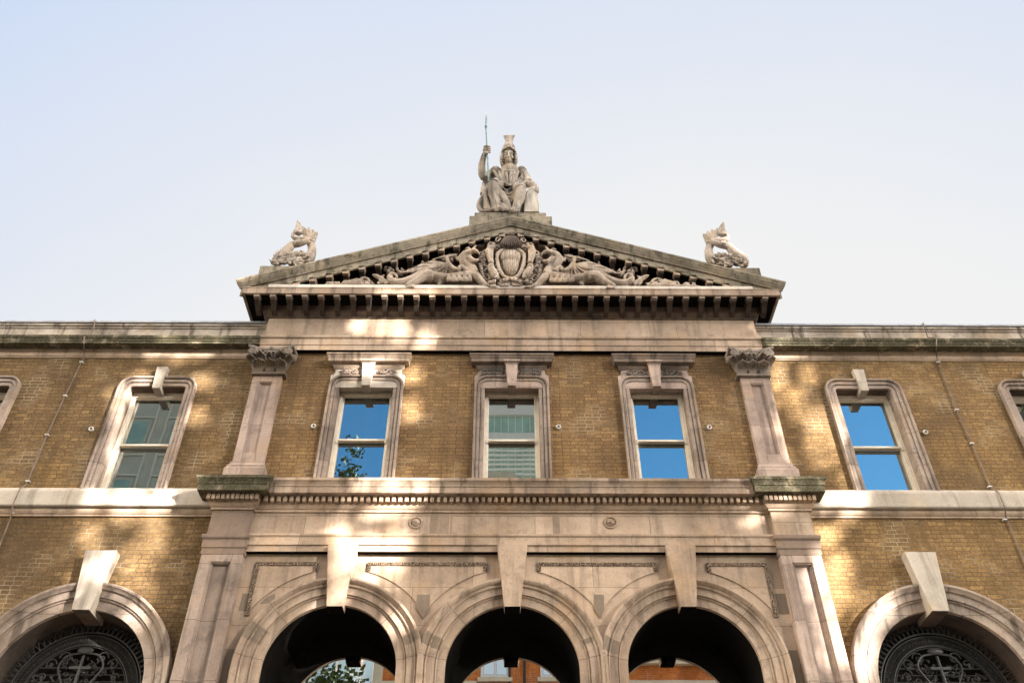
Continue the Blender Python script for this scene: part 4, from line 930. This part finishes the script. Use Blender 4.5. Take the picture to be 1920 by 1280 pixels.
T([(580, 930, .05), (540, 990, .06), (522, 1050, .05), (545, 1095, .0), (600, 1098, -.05), (645, 1085, -.1)], [18, 26, 26, 22, 18, 14], 9, 4)
T([(760, 690, .03), (800, 672, -.02), (840, 672, -.02), (890, 690, .03)], [14, 14, 14, 14], 8, 4)
for k in range(6): T([(724+k*39, 686+6*abs(k-2.5), .01), (738+k*33, 745, -.085+.018*abs(k-2.5)), (764+k*22, 826, -.045)], [10, 13, 10], 6, 3)
T([(742, 672, .06), (780, 690, -.02), (820, 700, -.05), (862, 690, -.02), (902, 672, .06)], [11, 12, 13, 12, 11], 8, 3)
for k in range(7): Bl(762+k*20, 706-3*abs(k-3), -.045+.008*abs(k-3), 10, 10, 10)
T([(725, 800, .10), (780, 832, .0), (830, 840, -.02), (880, 828, .0), (925, 790, .10)], [18, 17, 17, 17, 18], 8, 4); Bl(822, 838, -.06, 22, 14, 18)
for k in range(5): T([(648+k*14, 676+k*18, .12), (690+k*8, 722+k*14, .03), (742, 755+k*16, .04)], [12, 14, 9], 7, 3)
for k in range(3): T([(962+k*8, 700+k*26, .10), (950+k*8, 740+k*24, .04), (915+k*8, 790+k*14, .05)], [7, 9, 6], 7, 3)
T([(590, 790, .3), (575, 850, .3), (570, 930, .3)], [30, 30, 40], 8, 3)
p0, p1 = S(585, 880, .15), S(1010, 1110, .15); m_.box(p0.x, p1.x, .0, .75, zb2-0.02, S(800, 930, .1).z)
T([(690, 1100, -.22), (730, 1050, -.2), (770, 1075, -.22), (805, 1105, -.22)], [30, 42, 40, 20], 8, 3)
for k in range(4): Bl(660+k*40, 1090, -.22, 36, 34, 22)
st = m_.build('seated_statue', M['statue'], remesh=0.0115)
tag(st, 'weathered stone statue of a seated helmeted woman with crested helmet on the pediment apex', 'statue')
sh = MB(); rings = []
for f, dy in ((1.0, 0.0), (0.98, -.03), (0.90, -.05), (0.86, -.045), (0.5, -.08), (0.06, -.095)):
    c = (1050, 1000); rings.append([S(c[0]+(x-c[0])*f, c[1]+(y-c[1])*f, -.18+dy+0.0) for x, y in ((972, 1112), (974, 1050), (984, 970), (1004, 900), (1034, 855), (1065, 848), (1092, 880), (1112, 940), (1124, 1020), (1128, 1112))])
b0 = [p+Vector((0, .10, 0)) for p in rings[0]]
sh.loft([b0]+rings)
sh.build('shield', M['white'], st, smooth=45)
sp = MB(); ys = -.045
sp.tube([S(592, 262, ys), S(620, 800, ys)], [.017, .02], 8, 1); sp.build
sp.ball(S(592, 250, ys), (.035, .035, .05), 8, 6); sp.ball(S(592, 268, ys), (.028, .028, .03), 8, 6)
a_, b_, c_, d_ = S(597, 103, ys), S(585, 205, ys), S(592, 258, ys), S(605, 200, ys)
sp.add([a_, b_, c_, d_, (a_+c_)/2+Vector((0, -.025, 0)), (a_+c_)/2+Vector((0, .025, 0))], [(0, 1, 4), (1, 2, 4), (2, 3, 4), (3, 0, 4), (1, 0, 5), (2, 1, 5), (3, 2, 5), (0, 3, 5)])
so_ = sp.build('spear', M['verdigris'], None, smooth=40)
tag(so_, 'thin green bronze spear held upright in the hand of the seated statue', 'spear')

# ------------------------------------------------------------------ dolphins at the eaves
def dolphins(F, k, name, label, base):
    (bx0, by0), (bx1, by1) = base
    t_ = empty(name, F(700, 600, -.1))
    inv = Matrix.Translation(-t_.location)
    m_ = MB(); T = lambda pts, rad, seg=10, sub=4, flat=1.0: m_.tube([F(*p)-t_.location for p in pts], [r*k for r in rad] if isinstance(rad, list) else rad*k, seg, sub, flat)
    T([(515, 560, -.22), (560, 525, -.22), (620, 480, -.18), (680, 405, -.12), (720, 360, -.1), (800, 345, -.14), (870, 320, -.14), (915, 285, -.1), (925, 250, -.08)], [44, 64, 63, 52, 45, 41, 34, 22, 16], 12)
    T([(900, 560, -.1), (925, 500, -.1), (945, 430, -.06), (935, 365, -.04), (890, 310, -.06), (820, 290, -.08), (760, 285, -.1), (728, 262, -.1), (742, 215, -.1), (765, 185, -.1)], [42, 58, 50, 43, 36, 32, 30, 26, 19, 14], 12)
    def fluke(pts, root, Y):
        grid = []
        for j in range(5):
            u = j/4; grid.append([F(root[0]+(x-root[0])*u, root[1]+(y-root[1])*u, Y+.02*math.cos(i*1.7)*u)-t_.location for i, (x, y) in enumerate(pts)])
        m_.sheet(grid, 0.09)
        for x, y in pts[::2]: T([(root[0], root[1], Y), ((root[0]+x)/2, (root[1]+y)/2, Y-.015), (x, y, Y)], [16, 14, 8], 6, 2)
    fluke([(838, 262), (842, 140), (884, 176), (906, 148), (930, 190), (964, 176), (972, 214), (1010, 204), (968, 312)], (908, 300), -.1)
    fluke([(742, 215), (762, 150), (780, 78), (820, 118), (818, 165), (838, 160), (822, 208), (785, 236)], (760, 218), -.12)
    T([(830, 155, -.1), (850, 150, -.1)], 8, 6, 1)
    for (x, y, r_, Y) in ((545, 560, 60, -.2), (620, 545, 55, -.25), (700, 500, 70, -.12), (772, 480, 62, -.1), (822, 445, 30, -.07), (860, 490, 60, -.08), (720, 560, 60, -.24), (800, 545, 60, -.24), (880, 545, 50, -.2), (640, 500, 60, -.16)):
        m_.ball(F(x, y, Y)-t_.location, (r_*k, r_*k*.9, r_*k*.8), 10, 8)
    for i in range(13):                       # fins along the backs
        q = i/12; x = 530+300*q; y = 520-190*q**.9; T([(x-10, y-30, -.2+.1*q), (x-26, y-62, -.16+.1*q)], [16, 5], 6, 1)
    for i in range(44):
        x, y = random.uniform(500, 900), random.uniform(470, 580)
        if y < 560-(x-480)*.75: continue
        T([(x, y, -.28), (x+random.uniform(-40, 40), y+random.uniform(-25, 25), -.33), (x+random.uniform(-70, 70), y+random.uniform(-20, 30), -.28)], [12, 16, 5], 6, 3)
    T([(500, 540, -.3), (530, 555, -.34), (560, 580, -.32)], [14, 18, 10], 7, 3); m_.ball(F(540, 530, -.3)-t_.location, 16*k)
    o = m_.build('carved_dolphins', M['statue'], t_, remesh=0.012)
    return t_
def FL(x, y, Y): return at(430+x/6.096, 400+y/6.096, Y)
def FR(x, y, Y): return at(1260+(1365-x)/6.096, 403+y/6.096, Y)
KD = 1/530.0
dl = dolphins(FL, KD, 'dolphin_sculpture', '', ((340, 590), (730, 690)))
tag(dl, 'carved stone dolphins with raised tails on the left end of the pediment', 'sculpture', 'dolphin carvings at the pediment ends')
dr = dolphins(FR, KD, 'dolphin_sculpture', '', ((340, 590), (730, 690)))
tag(dr, 'carved stone dolphins with raised tails on the right end of the pediment', 'sculpture', 'dolphin carvings at the pediment ends')
for s, (x0, y0), (x1, y1), t_ in ((-1, (484, 513), (596, 497.5), dl), (1, (1428, 516), (1322, 501), dr)):
    xa, xb = sorted((at(x0, y0, -.32).x, at(x1, y1, -.32).x)); zt = at(x0+(4 if s < 0 else -2), 498 if s < 0 else 502, -.32).z
    m_ = MB(); m_.box(xa-t_.location.x, xb-t_.location.x, -.32-t_.location.y, .5, 13.95-t_.location.z, zt-t_.location.z)
    m_.build('plinth', M['lichen'], t_, bevel=0.01)

# ------------------------------------------------------------------ conductors and little fixtures on the brick
def conductor(pts, Ys, label):
    t_ = MB(); P = [at(x, y, Y) for (x, y), Y in zip(pts, Ys)]
    t_.tube(P, 0.012, 6, 1)
    o = t_.build('lightning_conductor', M['cable'], smooth=40); tag(o, label, 'cable', 'lightning conductors down the wings')
    return o
yw = WY-0.03
lc = conductor([(178, 599), (177, 609), (171, 630), (158, 632), (157, 644), (157, 656), (158, 668), (122, 742), (88, 815), (50, 907), (38, 915), (24, 946), (22, 963), (14, 985), (-20, 1070)], [0.02, yw-.06, yw, -.20, -.215, yw-.03, yw]+[yw]*3+[-.06, -.06, -.02, yw, yw], 'brown lightning conductor down the left wing beside the green-panel window')
rcn = conductor([(1731, 605), (1732, 612), (1740, 632), (1756, 634), (1756, 648), (1755, 660), (1757, 672), (1792, 765), (1822, 830), (1858, 914), (1872, 922), (1884, 951), (1886, 968), (1925, 1062)], [0.02, yw-.06, yw, -.20, -.215, yw-.03, yw]+[yw]*2+[yw, -.06, -.06, yw, yw], 'brown lightning conductor down the right wing beside the blue-sky window')
for o, cl in ((lc, [(153, 679), (122, 742), (88, 815), (52, 902), (24, 962)]), (rcn, [(1759, 679), (1794, 768), (1822, 831), (1856, 912), (1884, 974)])):
    for px, py in cl:
        p = at(px, py, yw); m_ = MB(); m_.box(p.x-.034, p.x+.034, yw-.022, WY, p.z-.010, p.z+.010); m_.build('clip', M['clip'], o)
for (px, py, Y, lab) in ((171, 804, WY, 'small round white wall fixture on the left wing beside the green-panel window'), (588, 798.5, 0, 'small round white wall fixture between the left upper pilaster and the tree-reflecting window'),
                         (1047, 800, 0, 'small round white wall fixture just right of the striped middle window'), (1330, 801, 0, 'small round white wall fixture beside the right upper pilaster'), (1735, 810, WY, 'small round white wall fixture on the right wing beside the blue window')):
    p = at(px, py, Y-.03); m_ = MB()
    m_.tube([(0, .03, 0), (0, -.012, 0)], [.04, .04], 14, 1); m_.tube([(.038*math.cos(a*.4488), -.012, .038*math.sin(a*.4488)) for a in range(15)], .009, 6, 1)
    o = m_.build('wall_fixture', M['clip'], smooth=40); o.location = p; tag(o, lab, 'fixture', 'round fixtures on the brick walls')
    e_ = MB(); e_.ball((0.004, -.02, 0.0), (.018, .02, .022), 8, 6); e_.build('eye', M['iron'], o, smooth=True)

# ------------------------------------------------------------------ what stands across the street (seen in the glass)
def facade_block(name, label, cat, x0, x1, y0, y1, z1, wall, fin):
    b = tag(empty(name, ((x0+x1)/2, y0, 0)), label, cat); L = b.location
    m_ = MB(); m_.box(x0-L.x, x1-L.x, y0-L.y, y1-L.y, 0, z1); m_.build('wall', wall, b)
    fin(b, L); return b
M['panel'] = plain('olive_cladding', (0.66, 0.65, 0.55), 0.7, 0.3, 0.1, 1); M['mullion'] = plain('cream_mullions', (0.9, 0.88, 0.76), 0.6, 0.3, 0.05, 3)
M['teal'] = plain('teal_glazing', (0.36, 0.58, 0.53), 0.3, 0.4, 0.2, .5); M['slat'] = plain('pale_spandrel_bands', (0.90, 0.92, 0.86), 0.6, 0.3, 0.05, 1)
M['redbrick'] = brickwork('orange_red_brick', (0.85, 0.29, 0.07), (0.70, 0.21, 0.05), (0.6, 0.33, 0.16), (0.02, 0.02), 0.3, 0.2); M['cream'] = plain('cream_stone', (0.66, 0.58, 0.42), 0.8, 0.3, 0.1, 2)
M['whitep'] = plain('white_paint', (0.78, 0.78, 0.76), 0.5, 0.4, 0.05, 4); M['skyglass'] = glass_mat('curtain_glass', 0.7, (0.75, 0.9, 1.0)); M['slate'] = plain('slate', (0.09, 0.10, 0.105), 0.6, 0.4, 0.2, 4)
def fin_panel(b, L):
    for k in range(-4, 2):
        x = 5.15+3.4*k; m_ = MB()
        for q in (0, .70): m_.box(x+q-.05, x+q+.05, .0, .12, 0, 46)
        m_.build('mullion', M['mullion'], b)
        for f in range(-1, 7):
            z = 31.2-4.1*f; m_ = MB(); m_.box(x-2.5, x-.2, .0, .05, z-.12, z+2.2); wn_ = m_.build('window', M['panel'], b); g_ = MB(); g_.box(x-2.35, x-.38, .045, .07, z, z+2.05); g_.build('pane', M['teal'], wn_)
            m_ = MB(); m_.box(x-2.65, x-.07, .0, .09, z+2.30, z+2.40); m_.box(x-2.65, x-.07, .0, .09, z-.36, z-.26); m_.build('transom', M['mullion'], b)
facade_block('panel_office_block', 'olive panelled office block with cream mullions mirrored in the left wing window', 'building', -36.0, -17.0, -30.0, -46.0, 46.0, M['panel'], fin_panel)
def fin_tower(b, L):
    z = 30.0; k = 0
    while z < 51.6:
        m_ = MB(); m_.box(-8.5, 8.5, 0, .12, z, z+.27); m_.build('floor_band', M['slat'], b); z += .56; k += 1
    for zz in (52.2, 55.6): m_ = MB(); m_.box(-8.6, 8.6, 0, .4, zz, zz+1.2); m_.build('white_band', M['whitep'], b)
    for i in range(24): m_ = MB(); m_.box(-8.4+i*.72, -8.33+i*.72, 0, .12, 0, 58); m_.build('mullion', M['mullion'], b)
facade_block('banded_office_tower', 'teal office tower with pale horizontal bands mirrored in the middle window', 'building', -8.5, 8.5, -60.0, -78.0, 59.0, M['teal'], fin_tower)
def fin_buff(b, L):
    m_ = MB(); m_.loft([[(-2.0, 0, 28.4), (2.0, 0, 28.4), (2.0, -6, 28.4), (-2.0, -6, 28.4)], [(-1.0, -.7, 30.1), (.95, -.7, 30.1), (.95, -5, 30.1), (-1.0, -5, 30.1)]]); m_.build('roof', M['cream'], b)
b = facade_block('buff_roof_turret', 'buff stone turret with sloping sides mirrored low in the middle window', 'building', -2.6, 1.4, -30.0, -36.0, 28.4, M['cream'], fin_buff)
def fin_glassy(b, L):
    for i in range(15): m_ = MB(); m_.box(-7.5+i*1.05, -7.38+i*1.05, 0, .1, 0, 34); m_.build('mullion', M['whitep'], b)
    for i in range(10): m_ = MB(); m_.box(-7.5, 7.5, 0, .08, i*3.5, i*3.5+.3); m_.build('floor_band', M['slat'], b)
facade_block('glass_office_block', 'pale blue glass office block mirrored in the left archway', 'building', -26.0, -11.0, -60.0, -75.0, 35.0, plain('pale_blue_glazing', (0.35, 0.52, 0.66), 0.1, 0.7, 0.2, .3), fin_glassy)
def red_windows(b, L, xs, zs, h):
    for x0, x1 in xs:
        for z in zs:
            xa, xb = x0-L.x, x1-L.x; m_ = MB(); m_.box(xa, xb, 0, .07, z, z+h); wn_ = m_.build('window', M['whitep'], b); c = (xa+xb)/2
            g_ = MB(); g_.box(xa+.12, c-.06, .06, .085, z+.12, z+h-.12); g_.box(c+.06, xb-.12, .06, .085, z+.12, z+h-.12); g_.build('pane', M['skyglass'], wn_)
            s_ = MB(); s_.box(xa-.12, xb+.12, 0, .16, z-.16, z); s_.build('sill', M['cream'], wn_)
def fin_red(b, L):
    red_windows(b, L, [(-3.4, -2.2), (-1.05, .12), (1.35, 2.6)], (2.9, 6.85, 10.8, 14.75), 2.5)
    for x in (.12, .72): m_ = MB(); m_.tube([(x-L.x, .1, 0), (x-L.x, .1, 18)], .05, 8, 1); m_.build('downpipe', M['iron'], b)
    m_ = MB(); m_.box(-5.35-L.x, -1.2-L.x, 0, .12, 14.45, 14.62); m_.box(-5.4-L.x, -5.0-L.x, 0, .06, 0, 18.4); m_.build('string_course', M['cream'], b)
    m_ = MB(); m_.box(-5.4-L.x, 4.4-L.x, 0, .35, 18.4, 18.7); m_.build('cornice', M['cream'], b)
facade_block('red_brick_block', 'orange brick building with white windows mirrored in the middle archway', 'building', -5.3, 4.3, -20.5, -32.0, 18.4, M['redbrick'], fin_red)
def fin_low(b, L):
    red_windows(b, L, [(5.2, 6.2), (7.4, 8.4), (9.6, 10.6)], (2.9, 6.85, 10.8), 2.4)
    m_ = MB(); m_.box(4.3-L.x, 12.6-L.x, 0, .25, 15.28, 15.50); m_.box(4.3-L.x, 12.6-L.x, 0, .12, 14.52, 14.66); m_.build('cornice', M['cream'], b)
    m_ = MB(); m_.box(4.35-L.x, 12.5-L.x, -8, -.05, 15.50, 17.4); at_ = m_.build('attic', M['cream'], b)
    for x0, x1 in ((5.35, 5.90), (6.40, 7.25), (8.2, 9.2), (10.2, 11.2)): m_ = MB(); m_.box(x0-L.x, x1-L.x, -.05, 0, 15.56, 17.0); m_.build('window', M['slate'], at_)
facade_block('low_brick_block', 'orange brick building with cream cornice and attic mirrored in the right archway', 'building', 4.35, 12.5, -20.5, -32.0, 15.3, M['redbrick'], fin_low)

M['leaf'] = plain('plane_leaves', (0.075, 0.115, 0.032), 0.7, 0.3, 0.45, 3); M['bark'] = plain('plane_bark', (0.16, 0.13, 0.09), 0.9, 0.2, 0.4, 4)
def tree(x, y, h, r, label, seed):
    rnd = random.Random(seed); t_ = tag(empty('plane_tree', (x, y, 0)), label, 'tree', 'plane trees across the street')
    tk = MB(); tk.tube([(0, 0, 0), (.1, 0, h*.3), (-.1, .1, h*.55), (0, 0, h*.8)], [.34, .27, .2, .08], 10, 4); tips = []
    for i in range(16):
        a = rnd.uniform(0, 6.28); e = rnd.uniform(.1, 1.15); z0 = h*rnd.uniform(.4, .72); l = r*rnd.uniform(.65, 1.05)
        p = Vector((l*math.cos(a)*math.cos(e*.8), l*math.sin(a)*math.cos(e*.8), z0+l*math.sin(e))); tk.tube([(0, 0, z0), p*.5+Vector((0, 0, z0*.5+.3)), p], [.11, .07, .025], 7, 3); tips.append(p)
    tk.build('trunk', M['bark'], t_, smooth=True); cr = MB()
    for p in tips:
        for k in range(7):
            c = p+Vector((rnd.gauss(0, .55), rnd.gauss(0, .55), rnd.gauss(0, .5)))
            for q in range(60):
                d = Vector((rnd.gauss(0, .3), rnd.gauss(0, .3), rnd.gauss(0, .24))); n_ = Vector((rnd.gauss(0, 1), rnd.gauss(0, 1), rnd.gauss(.6, 1))).normalized(); u = n_.orthogonal().normalized(); v_ = n_.cross(u); s_ = rnd.uniform(.07, .14); o_ = c+d
                cr.add([o_-u*s_, o_-v_*s_*.8, o_+u*s_*1.2, o_+v_*s_*.8], [(0, 1, 2, 3)])
    cr.build('crown', M['leaf'], t_, fix=False); return t_
tree(-9.3, -20.5, 30.5, 4.6, 'tall green plane tree mirrored in the lower pane of the left centre window', 3)
tree(-8.3, -19.0, 17.6, 2.7, 'low plane tree mirrored in the left archway in front of the glass block', 8)

# unseen screen added to shade the hall, pierced where sun patches should fall
SPOTS = [(664, 612, 13, 26, .95), (704, 614, 11, 28, .8), (738, 618, 15, 34, .95), (787, 640, 13, 26, 1), (300, 655, 13, 12, 1), (342, 657, 19, 12, 1), (386, 655, 13, 12, .9), (290, 636, 12, 8, .8), (385, 637, 20, 8, .6),
 (272, 702, 17, 24, .7), (388, 702, 20, 25, .9), (376, 766, 20, 24, .85), (770, 698, 17, 26, .75), (768, 765, 16, 32, .75), (690, 700, 34, 24, .4), (650, 690, 10, 18, .5),
 (641, 918, 15, 34, .9), (692, 920, 28, 36, .95), (748, 916, 14, 32, .8), (692, 965, 22, 12, .8), (735, 955, 40, 20, .45), (625, 1030, 17, 75, .85), (690, 1030, 50, 28, .9), (735, 1040, 15, 55, .8), (690, 1085, 22, 24, .7), (610, 1080, 14, 20, .85),
 (624, 1120, 16, 22, .7), (600, 1135, 16, 14, .5), (736, 1165, 20, 34, .95), (650, 1060, 30, 30, .35),
 (175, 930, 15, 26, .95), (240, 936, 28, 30, 1), (306, 926, 15, 26, .95), (244, 962, 22, 14, .9), (177, 985, 20, 52, .6), (296, 980, 26, 62, .8), (262, 1040, 34, 52, .65), (278, 1085, 18, 40, .65), (160, 1075, 14, 30, .4), (182, 1060, 22, 40, .45), (235, 1095, 14, 20, .6), (256, 1150, 15, 34, .7), (115, 1110, 20, 14, .4),
 (226, 775, 12, 80, .8), (232, 720, 30, 14, .35),
 (1472, 690, 14, 44, .55), (1530, 692, 13, 26, .5), (1445, 655, 12, 28, .8), (1500, 656, 20, 8, .5), (1545, 800, 20, 60, .55), (1510, 745, 34, 34, .3), (1462, 770, 15, 80, .45), (1480, 850, 20, 34, .3), (1578, 800, 10, 60, .8), (1605, 890, 9, 26, .6),
 (1604, 940, 17, 34, .9), (1560, 935, 14, 20, .5), (1562, 992, 32, 26, .95), (1585, 1050, 26, 34, .75), (1570, 1105, 30, 40, .8), (1600, 1095, 16, 40, .5), (1530, 1065, 26, 50, .85), (1520, 1100, 22, 40, .9), (1560, 1140, 26, 34, .7), (1540, 1160, 18, 34, .7), (1575, 1230, 16, 40, .75), (1548, 1220, 16, 40, .5), (1640, 1190, 18, 90, .95), (1622, 1250, 12, 50, .9), (1672, 1135, 18, 24, .6),
 (1420, 625, 16, 20, .35), (1490, 935, 40, 10, .35), (730, 468, 26, 10, .4), (1380, 470, 40, 50, .35), (1400, 960, 60, 30, .2)]
CELL = 0.085; U0, U1, V0, V1 = -15.0, 15.0, -0.5, 20.6
NU, NV = int((U1-U0)/CELL), int((V1-V0)/CELL); uu = U0+(np.arange(NU)+.5)*CELL; vv = V0+(np.arange(NV)+.5)*CELL; UU, VV = np.meshgrid(uu, vv)
I = np.zeros_like(UU)
for px, py, sx, sy, amp in SPOTS:
    c = at(px, py, -.06); ex = at(px+sx, py, -.06); ez = at(px, py-sy, -.06)
    ax = Vector((ex.x-c.x, ex.z-c.z)); az = Vector((ez.x-c.x, ez.z-c.z)); det = ax.x*az.y-ax.y*az.x
    du, dv = UU-c.x, VV-c.z; a = (du*az.y-dv*az.x)/det; b = (dv*ax.x-du*ax.y)/det
    I = np.maximum(I, min(1.0, amp*1.3)*np.clip(1.0-(np.abs(a)**2.2+np.abs(b)**2.2)**(1/2.2), 0, .42)/.42)
rngn = np.random.default_rng(5)
keep = rngn.random(I.shape) >= I
top = np.where(np.abs(UU) < 5.9, 20.6, 13.95); keep &= VV < top
M['added_screen_rows'] = plain('added_grey_screen', (0.20, 0.20, 0.20), 0.9, 0.1, 0.1, 2)
m_ = MB(); ex = SDIR*0.25; tt = 26.0/-SDIR.y; off = SDIR*tt; vs_, fs_ = [], []
for j in range(NV):
    row = keep[j]; i = 0; v0, v1 = V0+j*CELL, V0+(j+0.945)*CELL      # a slit left in every row leaks sun as even fill light
    if not row.any(): continue
    while i < NU:
        if row[i]:
            k = i
            while k < NU and row[k]: k += 1
            a0, a1 = U0+i*CELL, U0+k*CELL; o = len(vs_)
            for d in (0, 1):
                for (u_, v_) in ((a0, v0), (a1, v0), (a1, v1), (a0, v1)):
                    p = off+ex*d; vs_.append((u_+p.x, p.y, v_+p.z))
            fs_ += [(o, o+1, o+2, o+3), (o+7, o+6, o+5, o+4), (o, o+4, o+5, o+1), (o+1, o+5, o+6, o+2), (o+2, o+6, o+7, o+3), (o+3, o+7, o+4, o)]
            i = k
        else: i += 1
m_.add(vs_, fs_)
screen = tag(empty('added_sun_screen', (off.x, off.y, 0)), 'unseen screen added across the street, pierced to shape the sun on the hall', 'scaffold')  # an added screen, not a real scaffold
o = m_.build('added_screen_rows', M['added_screen_rows'], screen, fix=False); o.location = -screen.location
pz = MB()
for i in range(9): pz.tube([(U0+i*3.7, .5-1.0, 0), (U0+i*3.7, .5-1.0, 24.5)], .05, 6, 1)
pz.build('added_screen_poles', M['iron'], screen)
